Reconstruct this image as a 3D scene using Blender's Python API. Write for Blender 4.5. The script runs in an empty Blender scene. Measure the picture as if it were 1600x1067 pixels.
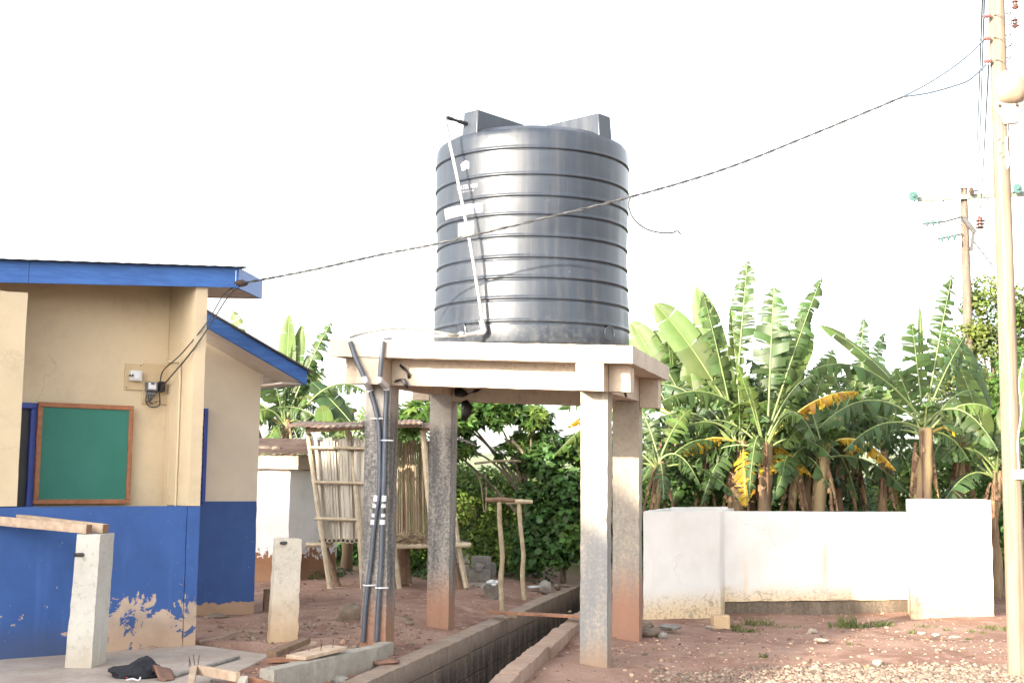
import bpy, bmesh, math, random
import numpy as np
from mathutils import Vector, Matrix, noise

random.seed(7)
rng = np.random.default_rng(7)
sc = bpy.context.scene
COL = sc.collection
PI = math.pi

# ------------------------------------------------------------------ camera, sky, sun, exposure
FPX, EYE = 2000.0, 1.6
pitch, roll = math.atan(216 / 2000.0), 0.010
cp, sp, cr, sr = math.cos(pitch), math.sin(pitch), math.cos(roll), math.sin(roll)
CF = Vector((0, cp, sp)); _U = Vector((0, -sp, cp)); _R = Vector((1, 0, 0))
CR = _R * cr + _U * sr
CU = _U * cr - _R * sr
cam_d = bpy.data.cameras.new('camera')
cam = bpy.data.objects.new('camera', cam_d); COL.objects.link(cam)
m = Matrix((CR, CU, -CF)).transposed().to_4x4(); m.translation = Vector((0, 0, EYE))
cam.matrix_world = m
cam_d.sensor_width = 36; cam_d.lens = FPX / 1600 * 36
cam_d.clip_end = 3000
sc.camera = cam

SUN = Vector((1.72, 2.0, -0.68)).normalized()
SUN_EL = math.asin(-SUN.z)
SUN_AZ = math.atan2(-SUN.x, -SUN.y)          # compass direction the light comes from
w = bpy.data.worlds.new('World'); sc.world = w; w.use_nodes = True
nt = w.node_tree
bg = nt.nodes['Background']
sky = nt.nodes.new('ShaderNodeTexSky'); sky.sky_type = 'NISHITA'; sky.sun_disc = False
sky.sun_elevation = SUN_EL; sky.sun_rotation = SUN_AZ
sky.air_density = 1.0; sky.dust_density = 3.0; sky.ozone_density = 1.0; sky.altitude = 50
hs = nt.nodes.new('ShaderNodeHueSaturation'); hs.inputs['Saturation'].default_value = 0.28
nt.links.new(sky.outputs[0], hs.inputs['Color']); nt.links.new(hs.outputs[0], bg.inputs['Color'])
bg.inputs['Strength'].default_value = 0.15
sd = bpy.data.lights.new('sun', 'SUN'); sd.energy = 2.9; sd.angle = math.radians(0.6); sd.color = (1.0, 0.89, 0.72)
so = bpy.data.objects.new('sun', sd); COL.objects.link(so)
so.rotation_mode = 'QUATERNION'; so.rotation_quaternion = (-SUN).to_track_quat('Z', 'Y'); so.location = (-10, -12, 12)
sc.view_settings.view_transform = 'Standard'; sc.view_settings.look = 'None'
sc.view_settings.gamma = 1.0; sc.view_settings.use_curve_mapping = False
sc.view_settings.exposure = 2.48
sc.cycles.max_bounces = 8

# ------------------------------------------------------------------ measuring helpers (photo pixel -> place in the world)
def ray(x, y):
    return CF + CR * ((x - 800) / FPX) + CU * ((533.5 - y) / FPX)
O = Vector((0, 0, EYE))
def P(x, y, Y):
    d = ray(x, y); return O + d * (Y / d.y)
def G(x, y, z=0.0):
    d = ray(x, y); return O + d * ((z - EYE) / d.z)
def PL(x, y, A, u):                           # vertical plane through A along the horizontal direction u
    n = Vector((-u[1], u[0], 0)); d = ray(x, y)
    return O + d * ((Vector(A) - O).dot(n) / d.dot(n))
def lerp(a, b, t): return a + (b - a) * t

# ------------------------------------------------------------------ materials
def new_mat(name):
    mt = bpy.data.materials.new(name); mt.use_nodes = True
    return mt, mt.node_tree, mt.node_tree.nodes['Principled BSDF']
def nd(t, typ, **kw):
    n = t.nodes.new(typ)
    for k, v in kw.items():
        if k in n.inputs.keys(): n.inputs[k].default_value = v
        else: setattr(n, k, v)
    return n
def mixc(t, fac, a, b, mode='MIX'):
    n = t.nodes.new('ShaderNodeMix'); n.data_type = 'RGBA'; n.blend_type = mode
    for s, v in ((n.inputs[0], fac), (n.inputs[6], a), (n.inputs[7], b)):
        if hasattr(v, 'links'): t.links.new(v, s)
        elif isinstance(v, (int, float)): s.default_value = v
        else: s.default_value = (*v, 1)
    return n.outputs[2]
def math_(t, op, a, b=0.0, c=None):
    n = t.nodes.new('ShaderNodeMath'); n.operation = op
    for s, v in zip(n.inputs, (a, b, c)):
        if v is None: continue
        if hasattr(v, 'links'): t.links.new(v, s)
        else: s.default_value = v
    return n.outputs[0]
def mrange(t, v, a, b, c=0.0, d=1.0):
    n = t.nodes.new('ShaderNodeMapRange'); n.interpolation_type = 'SMOOTHSTEP'
    for s, x in zip(n.inputs, (v, a, b, c, d)):
        if hasattr(x, 'links'): t.links.new(x, s)
        else: s.default_value = x
    return n.outputs[0]
def noise_(t, scale, detail=4, rough=0.55, stretch=None, coord='pos', dist=0.0):
    n = t.nodes.new('ShaderNodeTexNoise')
    n.inputs['Scale'].default_value = scale; n.inputs['Detail'].default_value = detail
    n.inputs['Roughness'].default_value = rough; n.inputs['Distortion'].default_value = dist
    src = t.nodes.new('ShaderNodeNewGeometry').outputs['Position'] if coord == 'pos' else t.nodes.new('ShaderNodeTexCoord').outputs['Object']
    if stretch:
        mp = t.nodes.new('ShaderNodeMapping'); mp.inputs['Scale'].default_value = stretch
        t.links.new(src, mp.inputs[0]); src = mp.outputs[0]
    t.links.new(src, n.inputs['Vector'])
    return n.outputs[0]
def posz(t):
    g = t.nodes.new('ShaderNodeNewGeometry'); s = t.nodes.new('ShaderNodeSeparateXYZ')
    t.links.new(g.outputs['Position'], s.inputs[0]); return s.outputs
def bump(t, b, h, strength=0.3, dist=0.02):
    n = t.nodes.new('ShaderNodeBump'); n.inputs['Strength'].default_value = strength; n.inputs['Distance'].default_value = dist
    t.links.new(h, n.inputs['Height']); t.links.new(n.outputs[0], b.inputs['Normal'])
def simple(name, c1, c2=None, scale=6, rough=0.8, bmp=0.2, stretch=None, metal=0.0, fine=40, island=0.0, coord='pos'):
    mt, t, b = new_mat(name)
    c2 = c2 or tuple(x * 0.75 for x in c1)
    col = mixc(t, mrange(t, noise_(t, scale, 5, 0.6, stretch, coord), 0.3, 0.7), c1, c2)
    if island:
        g = t.nodes.new('ShaderNodeNewGeometry')
        h = t.nodes.new('ShaderNodeHueSaturation'); t.links.new(col, h.inputs['Color'])
        t.links.new(mrange(t, g.outputs['Random Per Island'], 0, 1, 1 - island, 1 + island), h.inputs['Value'])
        t.links.new(mrange(t, g.outputs['Random Per Island'], 0, 1, 0.5 - island * 0.03, 0.5 + island * 0.03), h.inputs['Hue'])
        col = h.outputs[0]
    t.links.new(col, b.inputs['Base Color'])
    b.inputs['Roughness'].default_value = rough; b.inputs['Metallic'].default_value = metal
    if bmp: bump(t, b, noise_(t, fine, 4, 0.6, stretch, coord), bmp, 0.01)
    return mt

def cracks(t, c, col, scale=1.1, width=0.006, amt=0.5):
    g = t.nodes.new('ShaderNodeNewGeometry'); nz = t.nodes.new('ShaderNodeTexNoise'); nz.inputs['Scale'].default_value = 3.0; nz.inputs['Detail'].default_value = 6
    t.links.new(g.outputs['Position'], nz.inputs['Vector'])
    vm = t.nodes.new('ShaderNodeVectorMath'); vm.operation = 'MULTIPLY_ADD'; t.links.new(nz.outputs['Color'], vm.inputs[0]); vm.inputs[1].default_value = (0.5, 0.5, 0.5); t.links.new(g.outputs['Position'], vm.inputs[2])
    v = t.nodes.new('ShaderNodeTexVoronoi'); v.feature = 'DISTANCE_TO_EDGE'; v.inputs['Scale'].default_value = scale; t.links.new(vm.outputs[0], v.inputs['Vector'])
    k = math_(t, 'MULTIPLY', mrange(t, v.outputs['Distance'], width * .4, width, amt, 0.0), mrange(t, noise_(t, 1.7, 3), 0.45, 0.6))
    return mixc(t, k, c, col)
def soil_mat():
    mt, t, b = new_mat('laterite_soil')
    n1 = noise_(t, 0.7, 6, 0.6); n2 = noise_(t, 5, 6, 0.65); n3 = noise_(t, 60, 4, 0.7)
    n0 = noise_(t, 1.3, 4, 0.5, (1, 0.35, 1)); c = mixc(t, mrange(t, n1, 0.35, 0.65), (0.225, 0.125, 0.090), (0.31, 0.198, 0.148)); c = mixc(t, mrange(t, n0, 0.52, 0.66, 0, 0.7), c, (0.165, 0.085, 0.062))
    c = mixc(t, mrange(t, n2, 0.45, 0.75), c, (0.35, 0.235, 0.19))
    c = mixc(t, mrange(t, n3, 0.52, 0.72), c, (0.135, 0.072, 0.055))
    v = nd(t, 'ShaderNodeTexVoronoi', Scale=28.0); v.feature = 'F1'
    g = t.nodes.new('ShaderNodeNewGeometry'); t.links.new(g.outputs['Position'], v.inputs['Vector'])
    c = mixc(t, mrange(t, v.outputs['Distance'], 0.16, 0.10), c, mixc(t, v.outputs['Color'], (0.20, 0.12, 0.09), (0.42, 0.33, 0.26)))
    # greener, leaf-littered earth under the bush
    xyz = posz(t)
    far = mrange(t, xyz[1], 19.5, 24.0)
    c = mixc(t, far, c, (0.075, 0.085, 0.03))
    t.links.new(c, b.inputs['Base Color']); b.inputs['Roughness'].default_value = 0.95
    b.inputs['Specular IOR Level'].default_value = 0.2
    bump(t, b, math_(t, 'ADD', math_(t, 'MULTIPLY', n3, 0.6), n2), 0.7, 0.03)
    return mt
def concrete_mat(name, lo, hi, stain=None, stain_z=(0.1, 0.55), mold_shade=0.0, mold_shade_z=(9, 9), mold_shade_col=(0.09, 0.088, 0.085), fine=0.35, fade=None):
    mt, t, b = new_mat(name)
    n1 = noise_(t, 3.0, 6, 0.65); n2 = noise_(t, 22, 5, 0.7); nv = noise_(t, 7, 5, 0.65, (1, 1, 0.12))
    c = mixc(t, mrange(t, n1, 0.3, 0.7), lo, hi)
    c = mixc(t, mrange(t, n2, 0.50, 0.72, 0, 0.6), c, tuple(x * 0.5 for x in lo))
    n3 = noise_(t, 60, 4, 0.75); c = mixc(t, mrange(t, n3, 0.55, 0.70, 0, 0.45), c, tuple(min(.7, x * 1.35) for x in lo))
    c = mixc(t, mrange(t, noise_(t, 18, 4, 0.6, (1, 1, 0.05)), 0.62, 0.70, 0, 0.4), c, tuple(min(.7, x * 1.3) for x in lo))
    z = posz(t)[2]
    if mold_shade:
        k = mrange(t, math_(t, 'ADD', z, math_(t, 'MULTIPLY', math_(t, 'SUBTRACT', n1, 0.5), 0.35)), mold_shade_z[0], mold_shade_z[1], 1, 0)
        k = math_(t, 'MULTIPLY', k, mrange(t, math_(t, 'ADD', math_(t, 'MULTIPLY', nv, 0.5), math_(t, 'MULTIPLY', noise_(t, 38, 5, 0.7), 0.5)), 0.36, 0.60, 0.2, 1.0))
        c = mixc(t, math_(t, 'MULTIPLY', k, mold_shade), c, mold_shade_col)
    if stain:
        zz = math_(t, 'ADD', z, math_(t, 'MULTIPLY', math_(t, 'SUBTRACT', nv, 0.5), 0.5))
        c = mixc(t, mrange(t, zz, stain_z[0], stain_z[1], 0.85, 0.0), c, stain)
    pits = noise_(t, 90, 3, 0.8)
    c = mixc(t, mrange(t, pits, 0.66, 0.72, 0, 0.55), c, (0.07, 0.06, 0.05))
    t.links.new(c, b.inputs['Base Color']); b.inputs['Roughness'].default_value = 0.92
    b.inputs['Specular IOR Level'].default_value = 0.25
    bump(t, b, math_(t, 'SUBTRACT', n2, math_(t, 'MULTIPLY', mrange(t, pits, 0.62, 0.72), 0.6)), fine, 0.012)
    return mt
def white_wall_mat():
    mt, t, b = new_mat('white_limewash')
    n1 = noise_(t, 2.0, 6, 0.6); nv = noise_(t, 5, 5, 0.6, (1, 1, 0.1)); n2 = noise_(t, 14, 6, 0.7)
    z = posz(t)[2]
    c = mixc(t, mrange(t, n1, 0.3, 0.75), (0.66, 0.645, 0.615), (0.585, 0.56, 0.52))
    c = mixc(t, math_(t, 'MULTIPLY', mrange(t, nv, 0.6, 0.78), mrange(t, z, 1.3, 0.3)), c, (0.62, 0.44, 0.27))
    zz = math_(t, 'ADD', z, math_(t, 'MULTIPLY', math_(t, 'SUBTRACT', n1, 0.5), 0.35))
    c = mixc(t, mrange(t, zz, 0.02, 0.34, 0.9, 0.0), c, (0.60, 0.46, 0.27))
    c = mixc(t, math_(t, 'MULTIPLY', mrange(t, zz, 0.12, 0.30, 0.75, 0.0), mrange(t, noise_(t, 4.5, 8, 0.65, (1, 1, 2.2), dist=1.2), 0.52, 0.66)), c, (0.27, 0.235, 0.165))
    c = mixc(t, mrange(t, noise_(t, 45, 3, 0.8), 0.70, 0.74, 0, 0.6), c, (0.2, 0.17, 0.13))
    c = cracks(t, c, (0.30, 0.25, 0.19), 0.6, 0.005, 0.3)
    c = mixc(t, math_(t, 'MULTIPLY', mrange(t, z, 0.32, 0.06), mrange(t, noise_(t, 26, 5, 0.75), 0.5, 0.62, 0, 0.8)), c, (0.33, 0.19, 0.12))
    t.links.new(c, b.inputs['Base Color']); b.inputs['Roughness'].default_value = 0.9
    bump(t, b, math_(t, 'ADD', n2, math_(t, 'MULTIPLY', nv, 0.4)), 0.18, 0.02)
    return mt
def paint_mat(name, paint, paint2, under, peel_lo, peel_hi, amount=0.5, split=None, split_col=None, grime=0.0, bx=None):
    """House paint; flakes off low on the wall and shows the plaster; above z=split another paint."""
    mt, t, b = new_mat(name)
    n1 = noise_(t, 2.2, 6, 0.6); n2 = noise_(t, 5.5, 10, 0.68, dist=0.5); nv = noise_(t, 6, 4, 0.6, (1, 1, 0.12))
    xyz = posz(t); z = xyz[2]
    c = mixc(t, mrange(t, n1, 0.3, 0.7), paint, paint2)
    c = mixc(t, mrange(t, nv, 0.55, 0.8, 0, 0.35), c, tuple(min(1, x * 1.5 + 0.03) for x in paint))
    c = mixc(t, mrange(t, noise_(t, 4, 7, 0.7), 0.5, 0.75, 0, 0.35), c, tuple(x * .6 for x in paint))
    c = mixc(t, mrange(t, noise_(t, 34, 3, 0.75, (1, 1, .55)), 0.70, 0.73, 0, 0.8), c, (0.42, 0.40, 0.40))
    c = cracks(t, c, tuple(x * .45 for x in paint), 0.8, 0.006, 0.25)
    und = mixc(t, mrange(t, n1, 0.4, 0.65), under, tuple(x * 0.72 for x in under))
    und = mixc(t, mrange(t, z, 0.42, 0.12, 0, 0.6), und, (0.36, 0.22, 0.13))
    thr = mrange(t, z, peel_lo, peel_hi, amount, 0.0)
    if bx:
        thr = math_(t, 'MULTIPLY', thr, mrange(t, xyz[0], bx[0], bx[1], bx[2], 1.0))
    mask = mrange(t, math_(t, 'ADD', n2, math_(t, 'MULTIPLY', math_(t, 'SUBTRACT', thr, 0.5), 0.9)), 0.545, 0.56)
    if grime:
        c = mixc(t, mrange(t, math_(t, 'ADD', z, math_(t, 'MULTIPLY', n2, 0.25)), 0.25, 0.6, grime, 0.0), c, (0.055, 0.055, 0.06))
    if split is not None:
        c2 = mixc(t, mrange(t, n1, 0.3, 0.75), split_col, tuple(x * 0.88 for x in split_col))
        c2 = mixc(t, mrange(t, n2, 0.62, 0.75, 0, 0.18), c2, (0.30, 0.22, 0.14))
        c = mixc(t, math_(t, 'GREATER_THAN', z, split), c, c2)
    c = mixc(t, mask, c, und)
    t.links.new(c, b.inputs['Base Color']); b.inputs['Roughness'].default_value = 0.62
    bump(t, b, math_(t, 'SUBTRACT', math_(t, 'MULTIPLY', n2, 0.3), mask), 0.35, 0.008)
    return mt
def cream_mat():
    mt, t, b = new_mat('cream_paint')
    n1 = noise_(t, 1.8, 6, 0.6); n2 = noise_(t, 14, 6, 0.7); nv = noise_(t, 5, 5, 0.6, (1, 1, 0.15))
    c = mixc(t, mrange(t, n1, 0.3, 0.75), (0.60, 0.485, 0.325), (0.53, 0.425, 0.28))
    c = mixc(t, mrange(t, nv, 0.62, 0.8, 0, 0.22), c, (0.30, 0.21, 0.12))
    c = mixc(t, mrange(t, n2, 0.66, 0.74, 0, 0.45), c, (0.25, 0.17, 0.10))
    c = mixc(t, mrange(t, noise_(t, 3.2, 7, 0.7), 0.5, 0.72, 0, 0.3), c, (0.37, 0.28, 0.18))
    c = cracks(t, c, (0.16, 0.11, 0.07), 0.7, 0.005, 0.16)
    t.links.new(c, b.inputs['Base Color']); b.inputs['Roughness'].default_value = 0.75
    bump(t, b, n2, 0.12, 0.01)
    return mt
def tank_mat():
    mt, t, b = new_mat('black_tank_plastic')
    nv = noise_(t, 9, 6, 0.65, (1, 1, 0.06)); n2 = noise_(t, 30, 5, 0.7); n1 = noise_(t, 2.0, 5, 0.6)
    c = mixc(t, mrange(t, n1, 0.3, 0.7), (0.016, 0.021, 0.031), (0.026, 0.033, 0.046))
    c = mixc(t, mrange(t, nv, 0.45, 0.8, 0, 0.45), c, (0.085, 0.085, 0.085))
    c = mixc(t, mrange(t, n2, 0.66, 0.78, 0, 0.3), c, (0.16, 0.15, 0.13))
    z = posz(t)[2]
    low = mrange(t, math_(t, 'ADD', z, math_(t, 'MULTIPLY', math_(t, 'SUBTRACT', n1, 0.5), 0.3)), 2.85, 3.25, 1, 0)
    c = mixc(t, math_(t, 'MULTIPLY', low, mrange(t, noise_(t, 16, 6, 0.75), 0.45, 0.68, 0.0, 0.45)), c, (0.10, 0.098, 0.092))
    c = mixc(t, mrange(t, noise_(t, 26, 4, 0.7, (1, 1, .3)), 0.69, 0.73, 0, 0.5), c, (0.2, 0.19, 0.17))
    c = mixc(t, mrange(t, noise_(t, 60, 3, 0.6, (1, 1, 0.02)), 0.58, 0.75, 0, 0.15), c, (0.09, 0.09, 0.09))
    t.links.new(c, b.inputs['Base Color'])
    t.links.new(mrange(t, nv, 0.3, 0.75, 0.34, 0.50), b.inputs['Roughness'])
    b.inputs['Specular IOR Level'].default_value = 0.5
    bump(t, b, math_(t, 'ADD', n1, math_(t, 'MULTIPLY', nv, 0.15)), 0.10, 0.05)
    return mt
def leaf_mat(name, c1, c2, trans=0.4, rough=0.42, scale=4.0, island=0.25, tipcol=None):
    mt, t, b = new_mat(name)
    n = noise_(t, scale, 4, 0.6)
    col = mixc(t, mrange(t, n, 0.3, 0.7), c1, c2)
    if tipcol: col = mixc(t, mrange(t, noise_(t, scale * 2.2, 5, 0.7), 0.58, 0.68), col, tipcol)
    g = t.nodes.new('ShaderNodeNewGeometry')
    h = t.nodes.new('ShaderNodeHueSaturation'); t.links.new(col, h.inputs['Color'])
    t.links.new(mrange(t, g.outputs['Random Per Island'], 0, 1, 1 - island, 1 + island), h.inputs['Value'])
    t.links.new(mrange(t, g.outputs['Random Per Island'], 0, 1, 0.485, 0.515), h.inputs['Hue'])
    t.links.new(h.outputs[0], b.inputs['Base Color']); b.inputs['Roughness'].default_value = rough; b.inputs['Specular IOR Level'].default_value = 0.3
    tr = t.nodes.new('ShaderNodeBsdfTranslucent'); t.links.new(h.outputs[0], tr.inputs['Color'])
    mx = t.nodes.new('ShaderNodeMixShader'); mx.inputs[0].default_value = trans
    t.links.new(b.outputs[0], mx.inputs[1]); t.links.new(tr.outputs[0], mx.inputs[2])
    t.links.new(mx.outputs[0], t.nodes['Material Output'].inputs['Surface'])
    return mt
def wood_mat(name, c1, c2, stretch=(1, 1, 12), scale=3, rough=0.85):
    mt, t, b = new_mat(name)
    n = noise_(t, scale, 6, 0.65, stretch, 'obj'); n2 = noise_(t, 2.0, 5, 0.6, None, 'obj')
    c = mixc(t, mrange(t, n, 0.35, 0.65), c1, c2)
    c = mixc(t, mrange(t, n2, 0.5, 0.75, 0, 0.4), c, tuple(x * 0.5 for x in c2))
    t.links.new(c, b.inputs['Base Color']); b.inputs['Roughness'].default_value = rough
    bump(t, b, n, 0.35, 0.006)
    return mt

M = {}
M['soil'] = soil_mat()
M['stone'] = simple('pale_stone', (0.225, 0.170, 0.128), (0.145, 0.103, 0.078), 20, 0.9, 0.2, island=0.45)
M['pebble'] = simple('soil_pebble', (0.33, 0.22, 0.16), (0.19, 0.10, 0.07), 20, 0.9, 0.2, island=0.5)
M['pale_rock'] = simple('pale_rock', (0.30, 0.26, 0.21), (0.20, 0.165, 0.13), 18, 0.9, 0.5)
M['rock'] = simple('brown_rock', (0.20, 0.15, 0.11), (0.10, 0.075, 0.055), 7, 0.9, 0.7, fine=25)
M['block'] = simple('grey_block', (0.27, 0.25, 0.22), (0.17, 0.155, 0.14), 8, 0.95, 0.6, fine=50)
M['apron'] = concrete_mat('apron_concrete', (0.40, 0.345, 0.30), (0.30, 0.245, 0.205), fine=0.15)
M['kerb'] = concrete_mat('kerb_concrete', (0.36, 0.33, 0.28), (0.25, 0.225, 0.19), (0.26, 0.15, 0.10), (-0.2, 0.1), fine=0.4)
M['kerb_brown'] = concrete_mat('soiled_kerb_concrete', (0.33, 0.24, 0.185), (0.24, 0.165, 0.125), (0.24, 0.14, 0.10), (-0.1, 0.16), fine=0.5)
M['footing'] = concrete_mat('damp_footing', (0.26, 0.20, 0.15), (0.17, 0.13, 0.10), None, mold_shade=0.8, mold_shade_z=(0.05, 0.2), mold_shade_col=(0.07, 0.06, 0.045), fine=0.5)
M['drain'] = concrete_mat('drain_concrete', (0.30, 0.235, 0.185), (0.21, 0.155, 0.12), None, mold_shade=0.95, mold_shade_z=(-0.30, 0.0), mold_shade_col=(0.045, 0.041, 0.038), fine=0.4)
M['column'] = concrete_mat('column_concrete', (0.40, 0.37, 0.33), (0.29, 0.265, 0.24), (0.27, 0.14, 0.085), (0.15, 0.75), mold_shade=0.92, mold_shade_z=(2.05, 2.25), mold_shade_col=(0.06, 0.06, 0.064), fine=0.5)
M['column_pale'] = concrete_mat('pale_column_concrete', (0.36, 0.31, 0.245), (0.27, 0.235, 0.185), (0.26, 0.17, 0.11), (-0.05, 0.3), mold_shade=0.9, mold_shade_z=(1.0, 1.45), mold_shade_col=(0.15, 0.155, 0.165), fine=0.35)  # lower grey is mostly shade painted into the colour, with some mould streaks
M['column_mid'] = concrete_mat('weathered_column_concrete', (0.37, 0.32, 0.25), (0.28, 0.24, 0.19), (0.25, 0.125, 0.08), (0.25, 0.85), mold_shade=0.8, mold_shade_z=(1.2, 2.2), mold_shade_col=(0.15, 0.145, 0.145), fine=0.35)
M['slab'] = concrete_mat('slab_concrete', (0.52, 0.45, 0.365), (0.42, 0.355, 0.285), fine=0.25)
M['beam'] = concrete_mat('beam_concrete', (0.50, 0.42, 0.33), (0.40, 0.33, 0.26), fine=0.2)
M['post'] = concrete_mat('post_concrete', (0.50, 0.48, 0.43), (0.42, 0.40, 0.36), (0.40, 0.33, 0.24), (-0.1, 0.45), fine=0.2)
M['post_old'] = concrete_mat('old_post_concrete', (0.50, 0.46, 0.39), (0.41, 0.37, 0.31), (0.42, 0.28, 0.15), (0.0, 0.7), fine=0.6)
M['white'] = white_wall_mat()
M['outhouse'] = paint_mat('outhouse_whitewash', (0.82, 0.80, 0.78), (0.72, 0.70, 0.67), (0.30, 0.14, 0.07), 0.2, 1.0, 0.75)
M['blue'] = paint_mat('blue_wall_paint', (0.032, 0.095, 0.30), (0.024, 0.075, 0.245), (0.50, 0.38, 0.29), 0.33, 1.02, 0.64, grime=0.5, bx=(-3.66, -3.45, 0.66))
M['wall2'] = paint_mat('dado_wall_paint', (0.029, 0.085, 0.275), (0.022, 0.068, 0.225), (0.46, 0.31, 0.20), 0.14, 0.36, 0.95, 1.335, (0.66, 0.575, 0.45))
M['cream'] = cream_mat()
M['ceiling'] = simple('soffit_board', (0.55, 0.49, 0.43), (0.47, 0.41, 0.35), 5, 0.8, 0.1)
M['fascia'] = wood_mat('blue_fascia_paint', (0.046, 0.145, 0.42), (0.032, 0.105, 0.33), (1.2, 1.2, 10), 3, 0.55)
M['frame_blue'] = simple('blue_joinery', (0.03, 0.06, 0.30), (0.025, 0.05, 0.24), 8, 0.5, 0.1)
M['dark'] = simple('dark_door', (0.012, 0.012, 0.016), (0.02, 0.018, 0.02), 8, 0.5, 0.1)
M['roofmetal'] = simple('roof_sheet_dark', (0.05, 0.048, 0.05), (0.09, 0.07, 0.06), 6, 0.6, 0.1)
M['rust'] = simple('rusty_sheet', (0.085, 0.052, 0.04), (0.15, 0.10, 0.072), 5, 0.8, 0.2, metal=0.0)
M['board_green'] = simple('green_board', (0.017, 0.140, 0.098), (0.024, 0.155, 0.115), 3, 0.65, 0.05)
M['board_wood'] = wood_mat('board_frame_wood', (0.33, 0.13, 0.055), (0.24, 0.09, 0.04), (3, 3, 3), 6, 0.6)
M['ply'] = simple('meter_backboard', (0.54, 0.41, 0.25), (0.48, 0.36, 0.21), 6, 0.7, 0.1)
M['plastic_white'] = simple('white_plastic', (0.62, 0.62, 0.64), (0.55, 0.55, 0.57), 6, 0.4, 0.0)
M['plastic_black'] = simple('black_plastic', (0.012, 0.012, 0.013), (0.02, 0.02, 0.02), 6, 0.4, 0.0)
M['plastic_grey'] = simple('grey_plastic', (0.10, 0.11, 0.13), (0.13, 0.14, 0.16), 6, 0.4, 0.0)
M['pipe_grey'] = simple('dark_grey_pipe', (0.055, 0.065, 0.085), (0.075, 0.085, 0.105), 10, 0.45, 0.05)
M['pipe_white'] = simple('pale_pvc_pipe', (0.40, 0.39, 0.375), (0.31, 0.30, 0.285), 10, 0.45, 0.05)
M['pipe_arc'] = simple('greyed_pipe', (0.20, 0.195, 0.185), (0.15, 0.145, 0.135), 10, 0.5, 0.05)
M['steel'] = simple('dull_steel', (0.085, 0.082, 0.08), (0.055, 0.05, 0.046), 20, 0.55, 0.1)
M['nail'] = simple('rusty_nail', (0.06, 0.035, 0.025), (0.04, 0.025, 0.02), 20, 0.7, 0.1)
M['wire'] = simple('wire_sheath', (0.03, 0.03, 0.033), (0.05, 0.05, 0.05), 20, 0.5, 0.0)
M['wire_thin'] = simple('bare_wire', (0.07, 0.09, 0.115), (0.055, 0.07, 0.09), 20, 0.4, 0.0)
M['tank'] = tank_mat()
M['sticker'] = simple('white_sticker', (0.34, 0.34, 0.37), (0.27, 0.27, 0.30), 12, 0.5, 0.0)
M['print_blue'] = simple('blue_print', (0.07, 0.075, 0.20), (0.10, 0.105, 0.24), 12, 0.5, 0.0)
M['print_grey'] = simple('faded_print', (0.19, 0.19, 0.23), (0.17, 0.17, 0.2), 12, 0.5, 0.0)
M['bamboo'] = simple('dry_bamboo', (0.45, 0.375, 0.26), (0.34, 0.27, 0.185), 14, 0.6, 0.2, island=0.12)
M['bamboo_grey'] = simple('weathered_bamboo', (0.50, 0.45, 0.375), (0.33, 0.285, 0.225), 16, 0.75, 0.3, (1, 1, 0.12))
_t = M['bamboo_grey'].node_tree; _b = _t.nodes['Principled BSDF']; _l = _b.inputs['Base Color'].links[0].from_socket
_o = _t.nodes.new('ShaderNodeObjectInfo'); _h = _t.nodes.new('ShaderNodeHueSaturation'); _t.links.new(_l, _h.inputs['Color'])
_t.links.new(mrange(_t, _o.outputs['Random'], 0, 1, 0.72, 1.12), _h.inputs['Value']); _t.links.new(_h.outputs[0], _b.inputs['Base Color'])
M['bamboo_brown'] = M['bamboo_grey'].copy(); M['bamboo_brown'].name = 'browned_bamboo'
for _n in M['bamboo_brown'].node_tree.nodes:
    if _n.type == 'MIX': _n.inputs[6].default_value = (0.36, 0.27, 0.18, 1); _n.inputs[7].default_value = (0.24, 0.17, 0.11, 1)
M['stick'] = simple('stripped_stick', (0.36, 0.30, 0.20), (0.25, 0.19, 0.12), 14, 0.8, 0.2)
M['log'] = simple('brown_log', (0.20, 0.125, 0.075), (0.13, 0.08, 0.05), 14, 0.85, 0.4)
M['timber'] = wood_mat('sawn_timber', (0.50, 0.38, 0.28), (0.37, 0.265, 0.185), (4, 4, 4), 3)
M['timber_end'] = simple('timber_end_grain', (0.22, 0.13, 0.085), (0.16, 0.095, 0.06), 30, 0.9, 0.2)
M['plank'] = wood_mat('red_brown_plank', (0.30, 0.15, 0.085), (0.21, 0.10, 0.06), (4, 4, 4), 3)
M['thatch'] = simple('dry_straw', (0.34, 0.26, 0.17), (0.22, 0.155, 0.095), 10, 0.9, 0.2, island=0.4)
M['cloth'] = simple('black_cloth', (0.010, 0.011, 0.016), (0.016, 0.017, 0.022), 20, 0.9, 0.5, fine=180)
M['cloth_brown'] = simple('brown_leather', (0.20, 0.105, 0.07), (0.13, 0.07, 0.05), 14, 0.75, 0.4)
M['red'] = simple('red_thread', (0.5, 0.03, 0.04), None, 10, 0.6, 0)
M['bag'] = simple('pale_plastic_bag', (0.55, 0.56, 0.56), (0.42, 0.43, 0.43), 8, 0.5, 0.2)
M['tarp'] = simple('black_polythene', (0.010, 0.009, 0.010), (0.02, 0.018, 0.018), 8, 0.35, 0.2)
M['polewood'] = wood_mat('pole_timber', (0.22, 0.17, 0.12), (0.125, 0.092, 0.062), (14, 14, 0.35), 3, 0.8)
M['polewood_far'] = wood_mat('old_pole_timber', (0.15, 0.11, 0.08), (0.09, 0.065, 0.048), (8, 8, 0.5), 3, 0.85)
M['porcelain'] = simple('brown_porcelain', (0.15, 0.07, 0.06), (0.11, 0.05, 0.045), 10, 0.25, 0.0)
M['glass_green'] = simple('green_glass_disc', (0.06, 0.115, 0.105), (0.05, 0.10, 0.09), 10, 0.15, 0.0)
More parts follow.
